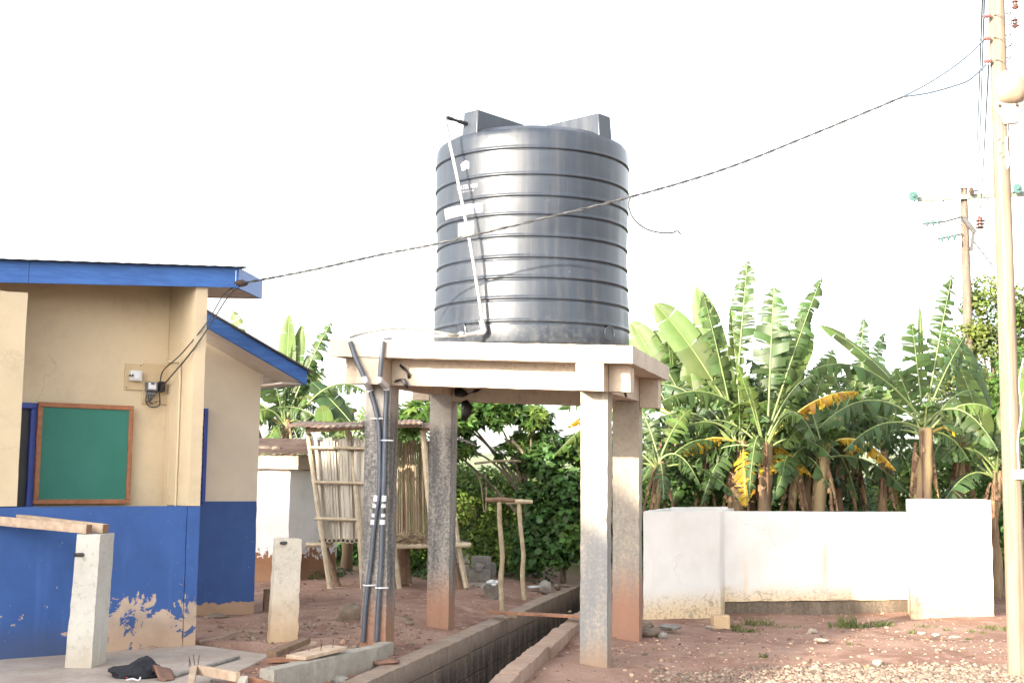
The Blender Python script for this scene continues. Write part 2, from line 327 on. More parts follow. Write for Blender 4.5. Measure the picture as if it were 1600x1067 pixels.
M['arm_steel'] = simple('galvanised_arm', (0.17, 0.185, 0.15), (0.14, 0.155, 0.125), 10, 0.5, 0.0)
M['lamp_grey'] = simple('lamp_housing', (0.21, 0.195, 0.17), (0.175, 0.16, 0.14), 10, 0.5, 0.05)
M['lamp_bowl'] = simple('yellowed_lamp_bowl', (0.30, 0.235, 0.165), (0.26, 0.20, 0.14), 8, 0.18, 0.0)
M['ban'] = leaf_mat('banana_blade', (0.070, 0.116, 0.034), (0.046, 0.082, 0.026), 0.38, 0.44)
M['ban_light'] = leaf_mat('young_banana_blade', (0.112, 0.168, 0.040), (0.084, 0.134, 0.034), 0.42, 0.46)
M['ban_dark'] = leaf_mat('old_banana_blade', (0.058, 0.100, 0.038), (0.040, 0.074, 0.032), 0.36, 0.44, tipcol=(0.13, 0.11, 0.03))
M['ban_yellow'] = leaf_mat('yellowing_banana_blade', (0.44, 0.28, 0.02), (0.34, 0.19, 0.02), 0.35, 0.5, 6, 0.25, (0.18, 0.085, 0.03))
M['ban_dead'] = leaf_mat('dead_banana_blade', (0.25, 0.16, 0.09), (0.15, 0.09, 0.05), 0.2, 0.8, 6, 0.4)
M['rib'] = simple('banana_midrib', (0.15, 0.19, 0.065), (0.12, 0.155, 0.05), 6, 0.45, 0.0)
M['rib_yellow'] = simple('yellow_midrib', (0.50, 0.40, 0.08), (0.42, 0.30, 0.06), 6, 0.5, 0.0)
M['ban_stem'] = simple('banana_stem', (0.20, 0.15, 0.065), (0.13, 0.075, 0.045), 7, 0.7, 0.4, (1, 1, 0.18))
M['bush'] = leaf_mat('bush_leaf', (0.095, 0.165, 0.036), (0.062, 0.122, 0.026), 0.45, 0.45, 1.2, 0.4)
M['bush_dark'] = leaf_mat('dark_bush_leaf', (0.066, 0.128, 0.034), (0.042, 0.094, 0.026), 0.4, 0.42, 1.2, 0.4)
M['bush_light'] = leaf_mat('light_bush_leaf', (0.165, 0.235, 0.050), (0.115, 0.185, 0.038), 0.45, 0.45, 1.2, 0.4)
M['bush_olive'] = leaf_mat('olive_tree_leaf', (0.135, 0.165, 0.050), (0.10, 0.125, 0.042), 0.35, 0.5, 1.2, 0.4)
M['bush_deep'] = leaf_mat('deep_green_leaf', (0.036, 0.080, 0.024), (0.026, 0.060, 0.020), 0.3, 0.42, 1.2, 0.35)
M['bush_lime'] = leaf_mat('lime_leaf', (0.21, 0.25, 0.055), (0.16, 0.21, 0.045), 0.5, 0.45, 1.2, 0.35)
M['grass'] = leaf_mat('grass_blade', (0.080, 0.125, 0.030), (0.115, 0.120, 0.040), 0.35, 0.6, 3.0, 0.4)
M['bark'] = simple('tree_bark', (0.18, 0.14, 0.10), (0.10, 0.075, 0.055), 10, 0.9, 0.5, (1, 1, 0.3))
M['hill'] = simple('far_hillside', (0.13, 0.17, 0.075), (0.20, 0.21, 0.10), 0.06, 0.95, 0.0)  # pale tone: distance haze put into the hill colour
M['caster'] = simple('school_wall_paint', (0.55, 0.46, 0.32), (0.50, 0.42, 0.29), 3, 0.8, 0.1)

# ------------------------------------------------------------------ mesh building
ORG = {}
class MB:
    def __init__(s): s.v = []; s.f = []; s.m = []
    def add(s, vs, fs, mi=0):
        o = len(s.v); s.v += [tuple(p) for p in vs]; s.f += [tuple(i + o for i in f) for f in fs]; s.m += [mi] * len(fs); return s
    def hexa(s, c, mi=0):     # corners: bottom 0-3 (ccw from above), top 4-7
        return s.add(c, [(0, 3, 2, 1), (4, 5, 6, 7), (0, 1, 5, 4), (1, 2, 6, 5), (2, 3, 7, 6), (3, 0, 4, 7)], mi)
    def box(s, c, ax, ay, az, hx, hy, hz, mi=0):
        c = Vector(c); ax = Vector(ax) * hx; ay = Vector(ay) * hy; az = Vector(az) * hz
        return s.hexa([c - ax - ay - az, c + ax - ay - az, c + ax + ay - az, c - ax + ay - az,
                       c - ax - ay + az, c + ax - ay + az, c + ax + ay + az, c - ax + ay + az], mi)
    def rough(s, c, res=0.06, amp=0.006, freq=9.0, chip=0.0, mi=0):
        """a hexahedron cut into a grid and roughened, welded along its edges"""
        c = [Vector(p) for p in c]
        def tri(u, v, w):
            a = lerp(lerp(c[0], c[1], u), lerp(c[3], c[2], u), v); b = lerp(lerp(c[4], c[5], u), lerp(c[7], c[6], u), v)
            return lerp(a, b, w)
        cnt = lambda a, b: max(1, min(40, int(round((a - b).length / res))))
        nx, ny, nz = cnt(c[0], c[1]), cnt(c[0], c[3]), cnt(c[0], c[4])
        ids = {}; ctr = sum(c, Vector()) / 8
        def vid(i, j, k):
            key = (i, j, k)
            if key not in ids:
                p = tri(i / nx, j / ny, k / nz)
                d = noise.noise_vector(p * freq) * amp
                e = (i in (0, nx)) + (j in (0, ny)) + (k in (0, nz))
                if e >= 2 and chip:
                    q = noise.noise(p * 13.0) + 0.5 * noise.noise(p * 31.0)
                    d += (ctr - p).normalized() * chip * (0.35 + max(0.0, q) * 1.6)
                ids[key] = len(s.v); s.v.append(tuple(p + d))
            return ids[key]
        def quad(a, b, d, e): s.f.append((a, b, d, e)); s.m.append(mi)
        for i in range(nx):
            for j in range(ny):
                quad(vid(i, j, 0), vid(i, j + 1, 0), vid(i + 1, j + 1, 0), vid(i + 1, j, 0))
                quad(vid(i, j, nz), vid(i + 1, j, nz), vid(i + 1, j + 1, nz), vid(i, j + 1, nz))
        for i in range(nx):
            for k in range(nz):
                quad(vid(i, 0, k), vid(i + 1, 0, k), vid(i + 1, 0, k + 1), vid(i, 0, k + 1))
                quad(vid(i, ny, k), vid(i, ny, k + 1), vid(i + 1, ny, k + 1), vid(i + 1, ny, k))
        for j in range(ny):
            for k in range(nz):
                quad(vid(0, j, k), vid(0, j, k + 1), vid(0, j + 1, k + 1), vid(0, j + 1, k))
                quad(vid(nx, j, k), vid(nx, j + 1, k), vid(nx, j + 1, k + 1), vid(nx, j, k + 1))
        return s
    def tube(s, pts, r, n=8, mi=0, cap=True, jitter=0.0):
        pts = [Vector(p) for p in pts]; rs = r if isinstance(r, (list, tuple)) else [r] * len(pts)
        o = len(s.v); up = None
        for i, p in enumerate(pts):
            t = (pts[min(i + 1, len(pts) - 1)] - pts[max(i - 1, 0)])
            t = t.normalized() if t.length > 1e-9 else Vector((0, 0, 1))
            if up is None:
                a = Vector((1, 0, 0)) if abs(t.x) < 0.8 else Vector((0, 0, 1))
                up = t.cross(a).normalized()
            up = (up - t * up.dot(t)).normalized(); sd_ = t.cross(up)
            for k in range(n):
                a = 2 * PI * k / n; rr = rs[i] * (1 + (random.uniform(-jitter, jitter) if jitter else 0))
                s.v.append(tuple(p + (up * math.cos(a) + sd_ * math.sin(a)) * rr))
        for i in range(len(pts) - 1):
            for k in range(n):
                a, b = o + i * n + k, o + i * n + (k + 1) % n
                s.f.append((a, b, b + n, a + n)); s.m.append(mi)
        if cap:
            s.f.append(tuple(o + k for k in reversed(range(n)))); s.m.append(mi)
            e = o + (len(pts) - 1) * n
            s.f.append(tuple(e + k for k in range(n))); s.m.append(mi)
        return s
    def lathe(s, prof, c, n=24, mi=0, ax=(0, 0, 1)):
        c = Vector(c); q = Vector((0, 0, 1)).rotation_difference(Vector(ax).normalized()); o = len(s.v)
        for r, z in prof:
            for k in range(n):
                a = 2 * PI * k / n
                s.v.append(tuple(c + q @ Vector((r * math.cos(a), r * math.sin(a), z))))
        for i in range(len(prof) - 1):
            for k in range(n):
                a, b = o + i * n + k, o + i * n + (k + 1) % n
                s.f.append((a, b, b + n, a + n)); s.m.append(mi)
        s.f.append(tuple(o + k for k in reversed(range(n)))); s.m.append(mi)
        e = o + (len(prof) - 1) * n; s.f.append(tuple(e + k for k in range(n))); s.m.append(mi)
        return s
    def rock(s, c, r, seed=0, flat=0.7, mi=0, sub=2):
        bm = bmesh.new(); bmesh.ops.create_icosphere(bm, subdivisions=sub, radius=1)
        c = Vector(c); off = Vector((seed * 3.1, seed * 1.7, seed * 0.9)); o = len(s.v)
        rx, ry, rz = r if isinstance(r, (tuple, list)) else (r, r, r * flat)
        a = seed * 1.3
        for v in bm.verts:
            p = v.co * (1 + 0.35 * noise.noise(v.co * 1.3 + off) + 0.12 * noise.noise(v.co * 3.7 + off))
            x, y, z = p.x * rx, p.y * ry, p.z * rz
            s.v.append((c.x + x * math.cos(a) - y * math.sin(a), c.y + x * math.sin(a) + y * math.cos(a), c.z + z))
        for f in bm.faces: s.f.append(tuple(o + v.index for v in f.verts)); s.m.append(mi)
        bm.free(); return s
    def build(s, name, mats, parent=None, smooth=35, bevel=0.0, org=None):
        if not isinstance(mats, (list, tuple)): mats = [mats]
        if parent is not None: og = ORG[parent]
        elif org is not None: og = Vector(org)
        else:
            a = np.array(s.v); og = Vector((a[:, 0].mean(), a[:, 1].mean(), a[:, 2].min()))
        me = bpy.data.meshes.new(name)
        vs = np.array(s.v, dtype=float) - np.array(og)
        me.from_pydata(vs.tolist(), [], s.f)
        for mm in mats: me.materials.append(mm)
        if len(mats) > 1: me.polygons.foreach_set('material_index', s.m)
        o = bpy.data.objects.new(name, me); COL.objects.link(o)
        if smooth:
            me.shade_smooth(); me.set_sharp_from_angle(angle=math.radians(smooth))
        if bevel:
            bv = o.modifiers.new('edge', 'BEVEL'); bv.width = bevel; bv.segments = 2; bv.limit_method = 'ANGLE'
        if parent is not None: o.parent = parent
        else: o.location = og
        ORG[o] = og
        return o
def fast_mesh(name, verts, faces_n, faces, mats, midx=None, parent=None, org=(0, 0, 0), smooth=False):
    """numpy arrays -> one mesh (faces_n vertices per face)"""
    me = bpy.data.meshes.new(name)
    og = ORG[parent] if parent is not None else Vector(org)
    verts = np.asarray(verts, dtype=np.float32) - np.array(og, dtype=np.float32)
    nf = len(faces)
    me.vertices.add(len(verts)); me.vertices.foreach_set('co', verts.ravel())
    me.loops.add(nf * faces_n); me.loops.foreach_set('vertex_index', np.asarray(faces, dtype=np.int32).ravel())
    me.polygons.add(nf); me.polygons.foreach_set('loop_start', np.arange(0, nf * faces_n, faces_n, dtype=np.int32))
    for mm in (mats if isinstance(mats, (list, tuple)) else [mats]): me.materials.append(mm)
    if midx is not None: me.polygons.foreach_set('material_index', np.asarray(midx, dtype=np.int32))
    me.update(calc_edges=True); me.validate()
    if smooth: me.shade_smooth()
    o = bpy.data.objects.new(name, me); COL.objects.link(o)
    if parent is not None: o.parent = parent
    else: o.location = og
    ORG[o] = og
    return o
def tag(o, label=None, cat=None, group=None, kind=None):
    if label: o['label'] = label
    if cat: o['category'] = cat
    if group: o['group'] = group
    if kind: o['kind'] = kind
    return o
def thing(name, label, cat, loc, group=None):
    o = bpy.data.objects.new(name, None); o.empty_display_size = 0.2; COL.objects.link(o)
    o.location = loc; ORG[o] = Vector(loc)
    return tag(o, label, cat, group)
def prism(A, u, n, x0, x1, y0, y1, z0, z1):
    """box corners in a wall frame: along u, depth along n, height z"""
    A = Vector(A); u = Vector(u); n = Vector(n)
    q = lambda x, y, z: Vector((A.x + u.x * x + n.x * y, A.y + u.y * x + n.y * y, z))
    return [q(x0, y0, z0), q(x1, y0, z0), q(x1, y1, z0), q(x0, y1, z0), q(x0, y0, z1), q(x1, y0, z1), q(x1, y1, z1), q(x0, y1, z1)]
def beam(mb, a, b, w, h, mi=0, up=(0, 0, 1)):
    a = Vector(a); b = Vector(b); t = (b - a).normalized(); sd_ = t.cross(Vector(up)).normalized(); u2 = sd_.cross(t)
    return mb.box((a + b) / 2, t, sd_, u2, (b - a).length / 2, w / 2, h / 2, mi)
def bez(pts, n=16):
    """smooth curve through points (Catmull-Rom)"""
    p = [Vector(q) for q in pts]; p = [p[0] * 2 - p[1]] + p + [p[-1] * 2 - p[-2]]; out = []
    for i in range(1, len(p) - 2):
        for k in range(n):
            t = k / n; a, b, c, d = p[i - 1:i + 3]
            out.append(0.5 * ((2 * b) + (c - a) * t + (2 * a - 5 * b + 4 * c - d) * t * t + (3 * b - a - 3 * c + d) * t ** 3))
    out.append(p[-2]); return out

# ------------------------------------------------------------------ ground and drain
DZ = 0.03
_a, _b = G(650, 1031, DZ), G(908, 914, DZ)
def Lin(y): return _a.x + (_b.x - _a.x) * (y - _a.y) / (_b.y - _a.y)         # left drain wall, inner edge
_c, _d = G(761, 1067, 0.13), G(887, 963, 0.13)
def Rin(y): return _c.x + (_d.x - _c.x) * (y - _c.y) / (_d.y - _c.y)          # right kerb, inner edge
LW, RW, DEND = 0.20, 0.17, 25.0
KZ = 0.17
KA, KB, KC = G(428, 1046, KZ), G(590, 1010, KZ), G(615, 1001, KZ)
AP = G(425, 1022, 0.10)                                                       # apron corner by the kerb
AP2 = G(335, 1067, 0.10)
def smooth(a, b, x):
    t = min(1, max(0, (x - a) / (b - a))); return t * t * (3 - 2 * t)
kd = (KB - KA).normalized(); kn = Vector((kd.y, -kd.x, 0))                    # towards the drain
def left_h(x, y):
    front = (Vector((x, y, 0)) - Vector((KA.x, KA.y, 0))).dot(kn)             # >0 in front of the kerb
    if y > KC.y: front = min(front, 0.35 - (y - KC.y))
    t = smooth(-0.12, 0.06, front)
    h = lerp(0.105, -0.06, t)
    d = Lin(y) - LW - x
    return lerp(h, min(h, 0.0), smooth(0.9, 0.0, d)) if y > KC.y else h
def gz(x, y):
    if y > DEND: base = 0.08
    elif x < Lin(y): base = left_h(x, y)
    else: base = lerp(0.03, -0.03, smooth(0.2, 0.9, x - Rin(y))) + smooth(0.9, 2.2, x - Rin(y)) * (0.025 - 0.085 * smooth(12.5, 15.0, y))
    if y > 22: base += 0.0
    n = noise.noise(Vector((x * 1.1, y * 1.1, 3))) * 0.022 + noise.noise(Vector((x * 4, y * 4, 9))) * 0.010
    if 5 < y < 22: n += noise.noise(Vector((x * 13, y * 13, 1))) * 0.005
    return base + n
def in_apron(x, y):
    return x < AP.x + (AP2.x - AP.x) * (y - AP.y) / (AP2.y - AP.y) and y < 11.9
rows = [3, 5, 6.5, 7.5, 8.2, 8.7] + list(np.arange(9.0, 18, 0.07)) + list(np.arange(18, 23, 0.2)) + list(np.arange(23, 30, 0.7)) + [32, 36, 42, 50, 65, 90, 130, 200, 320, 600, 1200]
lofs = [0, 0.04, 0.09] + list(np.arange(0.15, 2.6, 0.07)) + list(np.arange(2.7, 6, 0.25)) + [7, 9, 12, 17, 25, 40, 80, 200, 600]
rofs = [0, 0.04, 0.09] + list(np.arange(0.15, 4.6, 0.07)) + list(np.arange(4.7, 8, 0.25)) + [9, 12, 17, 25, 40, 80, 200, 600]
gv, gf = [], []
NL, NR = len(lofs), len(rofs)
for y in rows:
    xl = Lin(y) - LW + 0.03; xr = Rin(y) + RW - 0.03
    if y > DEND: xl = xr = Lin(DEND) + 0.3
    for o_ in reversed(lofs):
        x = xl - o_; h = gz(x, y) if y < 60 else 0.1
        if in_apron(x, y): h = min(h, 0.02)
        gv.append((x, y, h))
    for o_ in rofs:
        x = xr + o_; gv.append((x, y, gz(x, y) if y < 60 else 0.1))
W_ = NL + NR
for j in range(len(rows) - 1):
    for i in range(W_ - 1):
        if i == NL - 1 and rows[j] < DEND: continue
        a = j * W_ + i; gf.append((a, a + 1, a + 1 + W_, a + W_))
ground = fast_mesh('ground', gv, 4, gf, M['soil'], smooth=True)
ground['kind'] = 'structure'

def line_wall(fin, off0, off1, z0, z1, y0, y1):
    """a wall beside the drain whose inner edge follows fin(y)"""
    return [Vector((fin(y0) + off0, y0, z0)), Vector((fin(y0) + off1, y0, z0)), Vector((fin(y1) + off1, y1, z0)), Vector((fin(y1) + off0, y1, z0)),
            Vector((fin(y0) + off0, y0, z1)), Vector((fin(y0) + off1, y0, z1)), Vector((fin(y1) + off1, y1, z1)), Vector((fin(y1) + off0, y1, z1))]
dr = thing('drain_channel', 'deep open concrete storm drain with black stained walls passing under the tank stand', 'drain', (Lin(12), 12, -0.8))
segs = [8.0, 9.2, 10.0, 10.8, 11.6, 12.4, 13.2, 14.0, 14.8, 15.6, 16.5, 17.6, 19.0, 21.0, 23.0, 25.2]
for k in range(len(segs) - 1):
    for z0_, z1_ in ((DZ - 0.17, DZ), (DZ - 0.40, DZ - 0.176), (DZ - 0.62, DZ - 0.405), (-0.85, DZ - 0.625)):
        if segs[k] > 17 and z1_ < DZ: continue
        if segs[k] > 17: z0_ = -0.85
        q_ = random.uniform(-.006, .006)
        MB().rough(line_wall(Lin, -LW, q_, z0_, z1_, segs[k] + 0.002, segs[k + 1] - 0.003), 0.07, 0.007, 7, 0.006).build('wall_block', M['drain'], dr)
for k in range(len(segs) - 1):
    if k % 2: continue
    a, b = segs[k], segs[min(k + 2, len(segs) - 1)]
    if a > 17: break
    dz = random.uniform(-0.012, 0.012)
    MB().rough(line_wall(Rin, 0.0, RW + random.uniform(-0.015, 0.015), -0.25, 0.13 + dz - max(0, a - 12) * 0.012, a + 0.004, b - 0.006), 0.06, 0.010, 6, 0.012).build('kerb_block', M['kerb_brown'] if 'kerb_brown' in M else M['kerb'], dr)
MB().rough(line_wall(Rin, 0.005, RW - 0.01, -0.86, -0.252, 8.0, 25.0), 0.25, 0.006, 5).build('drain_side', M['drain'], dr)
MB().rough([Vector((Lin(8) - 0.02, 8, -0.95)), Vector((Rin(8) + 0.02, 8, -0.95)), Vector((Rin(25) + 0.02, 25, -0.95)), Vector((Lin(25) - 0.02, 25, -0.95)),
            Vector((Lin(8) - 0.02, 8, -0.74)), Vector((Rin(8) + 0.02, 8, -0.74)), Vector((Rin(25) + 0.02, 25, -0.74)), Vector((Lin(25) - 0.02, 25, -0.74))], 0.3, 0.02, 3).build('drain_floor', M['drain'], dr)

# apron and its kerbs
ap = MB()
back = 0.60
par_a, par_b = G(0, 1030, 0.10), G(297, 1008, 0.10)
HU = Vector((par_b.x - par_a.x, par_b.y - par_a.y, 0)).normalized(); HN = Vector((-HU.y, HU.x, 0))   # along the house front / into the house
c0 = AP2 + (AP2 - AP) * 0.9
poly = [Vector((c0.x, c0.y, 0)), Vector((AP.x, AP.y, 0)), Vector((par_b.x + 0.02, par_b.y - 0.01, 0)) + HN * 0.25, Vector((par_a.x, par_a.y, 0)) - HU * 4 + HN * 0.25, Vector((-8.0, 6.5, 0))]
bm = bmesh.new()
top = [bm.verts.new((p.x, p.y, 0.10)) for p in poly]; bot = [bm.verts.new((p.x, p.y, -0.22)) for p in poly]
bm.faces.new(list(reversed(top))) if False else bm.faces.new(top); bm.faces.new(list(reversed(bot)))
for i in range(5):
    bm.faces.new((top[i], bot[i], bot[(i + 1) % 5], top[(i + 1) % 5]))
bmesh.ops.recalc_face_normals(bm, faces=bm.faces)
me = bpy.data.meshes.new('concrete_apron'); bm.to_mesh(me); bm.free(); me.materials.append(M['apron'])
o = bpy.data.objects.new('concrete_apron', me); COL.objects.link(o); ORG[o] = Vector()
bv = o.modifiers.new('edge', 'BEVEL'); bv.width = 0.012; bv.segments = 2
o['kind'] = 'structure'
def kerb_seg(a, b, th, z0, z1, name, mat, **kw):
    t = (b - a); t.z = 0; t.normalize(); n = Vector((-t.y, t.x, 0))
    L = (Vector((b.x, b.y, 0)) - Vector((a.x, a.y, 0))).length
    return MB().rough(prism((a.x, a.y, 0), t, n, 0, L, 0, th, z0, z1), 0.05, 0.006, 8, 0.010)
kb = thing('concrete_kerb', 'low broken concrete kerb holding back red soil before the piped column', 'kerb', (KB.x, KB.y, -0.2))
kerb_seg(KA, KB, 0.13, -0.3, KZ, '', None).build('kerb_face', M['kerb'], kb)
kerb_seg(KB + Vector((0.003, 0, 0)), KC, 0.13, -0.3, KZ - 0.004, '', None).build('kerb_end', M['kerb'], kb)

# ------------------------------------------------------------------ tank stand
ta = math.radians(13.5)
TB = Vector((math.cos(ta), -math.sin(ta), 0)); TA = Vector((math.sin(ta), math.cos(ta), 0))
TC = Vector((0.015, 12.72, 0)); HS = 1.015; CW = 0.122
def tp(b, a, z=0.0): return TC + TB * b + TA * a + Vector((0, 0, z))
SLAB = 1.40
def zat(px, py, b, a): return P(px, py, tp(b, a).y).z
zc = {(-1, -1): zat(527, 530, -SLAB, -SLAB), (1, -1): zat(997, 540, SLAB, -SLAB), (1, 1): zat(1038, 573, SLAB, SLAB)}
zc[(-1, 1)] = zc[(-1, -1)] + zc[(1, 1)] - zc[(1, -1)]
def ztop(b, a):
    u, v = (b / SLAB + 1) / 2, (a / SLAB + 1) / 2
    return (zc[(-1, -1)] * (1 - u) + zc[(1, -1)] * u) * (1 - v) + (zc[(-1, 1)] * (1 - u) + zc[(1, 1)] * u) * v
def slabbox(b0, b1, a0, a1, d0, d1):     # between depths d1 (lower) and d0 below the top plane
    q = [(b0, a0), (b1, a0), (b1, a1), (b0, a1)]
    return [tp(b, a, ztop(b, a) - d1) for b, a in q] + [tp(b, a, ztop(b, a) - d0) for b, a in q]
stand = thing('tank_stand', 'square concrete stand on four columns carrying the black water tank over the drain', 'tank stand', tp(0, 0, 0))
ST, BD = 0.155, 0.40
MB().rough(slabbox(-SLAB, SLAB, -SLAB, SLAB, 0, ST), 0.07, 0.004, 8, 0.010).build('slab', M['slab'], stand)
e1, e2 = SLAB - 0.02, SLAB - 0.06
bw = 0.125
for s in (-1, 1):                        # beams running under the slab, crossing over the columns
    c = s * HS
    MB().rough(slabbox(c - bw, c + bw, -e1, e1, ST + 0.0, BD), 0.08, 0.004, 8, 0.007).build('beam', M['beam'], stand)
for s in (-1, 1):
    c = s * HS
    for lo, hi in ((-e2, -HS - bw - 0.002), (-HS + bw + 0.002, HS - bw - 0.002), (HS + bw + 0.002, e2)):
        MB().rough(slabbox(lo, hi, c - bw, c + bw, ST + 0.0, BD - 0.006 + (0.07 if s > 0 else 0)), 0.08, 0.004, 8, 0.007).build('beam', M['beam'], stand)
colz = {(-1, -1): 0.0, (1, -1): -0.12, (-1, 1): -0.08, (1, 1): -0.2}
colm = {(-1, -1): 'column', (1, -1): 'column_pale', (-1, 1): 'column', (1, 1): 'column_mid'}
COLS = {}
for (sb, sa), z0 in colz.items():
    b, a = sb * HS, sa * HS
    lean = Vector((0.0, 0.0, 0))
    k_ = 0.034 if (sb, sa) == (1, 1) else 0.0            # the rear right column is a little wider
    q = [(b - CW - k_, a - CW), (b + CW, a - CW), (b + CW, a + CW), (b - CW - k_, a + CW)]
    pts = [tp(x, y, z0) for x, y in q] + [tp(x, y, ztop(b, a) - BD + 0.004) for x, y in q]
    cc = MB().rough(pts, 0.045, 0.006, 10, 0.010).build('column', M[colm[(sb, sa)]], stand)
    COLS[(sb, sa)] = cc
COLS[(-1, -1)]['label'] = 'dark mouldy column with two grey pipes clipped to it'
COLS[(1, -1)]['label'] = 'pale column standing in front by the drain kerb'

# scraps of black polythene caught between beams and columns
def scrap(pts, label, w=0.03):
    """a crumpled sheet following pts (each: position, width vector)"""
    mb = MB(); o_ = []
    for p, wv in pts:
        p = Vector(p); wv = Vector(wv)
        mb.v += [tuple(p - wv), tuple(p + noise.noise_vector(p * 7) * 0.02), tuple(p + wv)]
    for i in range(len(pts) - 1):
        for k in range(2):
            a = i * 3 + k; mb.f.append((a, a + 1, a + 4, a + 3)); mb.m.append(0)
    o = mb.build('plastic_scrap', M['tarp'], None, smooth=60)
    so_ = o.modifiers.new('thick', 'SOLIDIFY'); so_.thickness = 0.004
    return tag(o, label, 'plastic scrap', 'black polythene scraps on the tank stand')
YF = tp(0, -HS - bw - 0.015).y
fA = tp(0, -HS - bw - 0.012)
def fp(x, y, d=0.0): return PL(x, y, fA - TA * d, TB)
scrap([(fp(625, 570, .01), (.008, 0, .006)), (fp(632, 577, .015), (.014, 0, .008)), (fp(638, 584, .02), (.012, 0, -.004)), (fp(639, 591), (.008, 0, .004))], 'small black polythene strip on the beam face near the piped column')
scrap([(fp(616, 596, .02), (.004, 0, .012)), (fp(623, 594, .02), (.006, 0, .012)), (fp(630, 593, .03), (.02, 0, .010)), (fp(634, 600, .03), (.018, 0, .006)), (fp(637, 606, .02), (.008, 0, .003))], 'black polythene flap under the beam at the head of the piped column')
yb = tp(-HS + 0.2, HS - bw - 0.02).y
def bp(x, y, d=0.0): return PL(x, y, tp(0, HS - bw - 0.012) - TA * d, TB)
scrap([(bp(712, 606, .02), (.012, 0, .03)), (bp(718, 614, .04), (.05, 0, .035)), (bp(728, 618, .05), (.03, 0, .02)), (bp(738, 611, .04), (.03, 0, .022)), (bp(748, 609, .03), (.03, 0, .03)), (bp(755, 606, .02), (.012, 0, .012))], 'black polythene stretched along the rear beam')
scrap([(bp(726, 626, .05), (.03, 0, .01)), (bp(730, 636, .06), (.06, 0, .006)), (bp(728, 648, .06), (.05, 0, -.006)), (bp(724, 658, .05), (.02, 0, .004))], 'black polythene rag hanging below the rear beam against the leaves')
scrap([(PL(957, 606, tp(0, -HS + bw - .05), TB), (.004, 0, .01)), (PL(968, 608, tp(0, -HS + bw - .05), TB), (.03, 0, .012)), (PL(976, 612, tp(0, -HS + bw - .06), TB), (.012, 0, .006)), (PL(979, 621, tp(0, -HS + bw - .06), TB), (.008, 0, .004))], 'black polythene scrap under the beam end beside the pale column')

# ------------------------------------------------------------------ water tank
tkc = P(831, 500, 12.72); TX, TY = tkc.x, tkc.y
tb, taa = (Vector((TX, TY, 0)) - TC).dot(TB), (Vector((TX, TY, 0)) - TC).dot(TA)
TZ = ztop(tb, taa) + 0.006
TR = 0.975
tilt = Matrix.Rotation(-0.004, 4, 'Y')
tank = thing('water_tank', 'big black ribbed plastic water tank standing on the concrete stand', 'water tank', (TX, TY, TZ))
yf = TY - TR
zr = [P(831, y, yf).z - TZ for y in (503, 467, 434, 402, 369, 335, 306, 273, 232)]
zt = P(831, 200.5, yf + 0.03).z - TZ
def Rz(z):
    t = z / zt; return TR * (1 - 0.022 * math.exp(-((t - 0.45) / 0.2) ** 2) - 0.004 * t)
prof = [(0.01, 0.0), (TR - 0.03, 0.0), (TR - 0.008, 0.012), (TR, 0.035)]
for z in zr:
    r = Rz(z)
    prof += [(Rz(z - 0.045), z - 0.045), (Rz(z - 0.026), z - 0.026), (r - 0.001, z - 0.014), (r - 0.013, z - 0.006), (r - 0.013, z + 0.000), (r + 0.005, z + 0.007), (r + 0.009, z + 0.015), (r + 0.006, z + 0.024), (r, z + 0.032), (Rz(z + .048), z + 0.048)]
rt = Rz(zt)
prof += [(rt - 0.004, zt - 0.05), (rt - 0.016, zt - 0.015), (rt - 0.030, zt + 0.002), (rt - 0.042, zt + 0.008), (rt - 0.060, zt + 0.016), (rt - 0.11, zt + 0.05), (rt - 0.17, zt + 0.068), (rt - 0.5, zt + 0.075), (0.22, zt + 0.085), (0.21, zt + 0.13), (0.01, zt + 0.14)]
def tk(p): return Vector((TX, TY, TZ)) + tilt.to_3x3() @ Vector(p)
mb = MB(); n = 128; o_ = 0
for r, z in prof:
    for k in range(n):
        a = 2 * PI * k / n
        rr = r * (1 + (0.006 * noise.noise(Vector((math.cos(a) * 1.6, math.sin(a) * 1.6, z * 1.3)))) if r > 0.3 else 1)
        mb.v.append(tuple(tk((rr * math.cos(a), rr * math.sin(a), z))))
for i in range(len(prof) - 1):
    for k in range(n):
        a, b = i * n + k, i * n + (k + 1) % n
        mb.f.append((a, b, b + n, a + n)); mb.m.append(0)
mb.f.append(tuple(reversed(range(n)))); mb.m.append(0)
mb.build('tank_body', M['tank'], tank, smooth=50)
zl = P(743, 177, TY - 0.62).z - TZ
view = math.atan2(-TY, -TX)
for da, zz in ((-math.radians(40), zl), (math.radians(49), P(940, 180, TY - 0.62).z - TZ), (math.radians(140), zl), (math.radians(-131), zl)):
    a = view + da
    rd = Vector((math.cos(a), math.sin(a), 0)); tg = Vector((-rd.y, rd.x, 0))
    c = [(0.26, -0.10), (0.945, -0.10), (0.945, 0.10), (0.26, 0.10)]
    lo = [tk(rd * r + tg * q + Vector((0, 0, zt - 0.02 - (0.03 if r > .9 else 0)))) for r, q in c]
    hi = [tk(rd * (r - 0.02) + tg * q * 0.94 + Vector((0, 0, zz))) for r, q in c]
    MB().hexa(lo + hi).build('lifting_lug', M['tank'], tank, bevel=0.012)
def on_tank(px, py, off=0.002):
    """point on the tank's side seen at a photo pixel -> (angle, height)"""
    d = ray(px, py); dx, dy = d.x, d.y; ox, oy = -TX, -TY
    R_ = TR - 0.008
    A_ = dx * dx + dy * dy; B_ = ox * dx + oy * dy; C_ = ox * ox + oy * oy - R_ * R_
    t = (-B_ - math.sqrt(max(0, B_ * B_ - A_ * C_))) / A_
    p = O + d * t
    return math.atan2(p.y - TY, p.x - TX), p.z - TZ
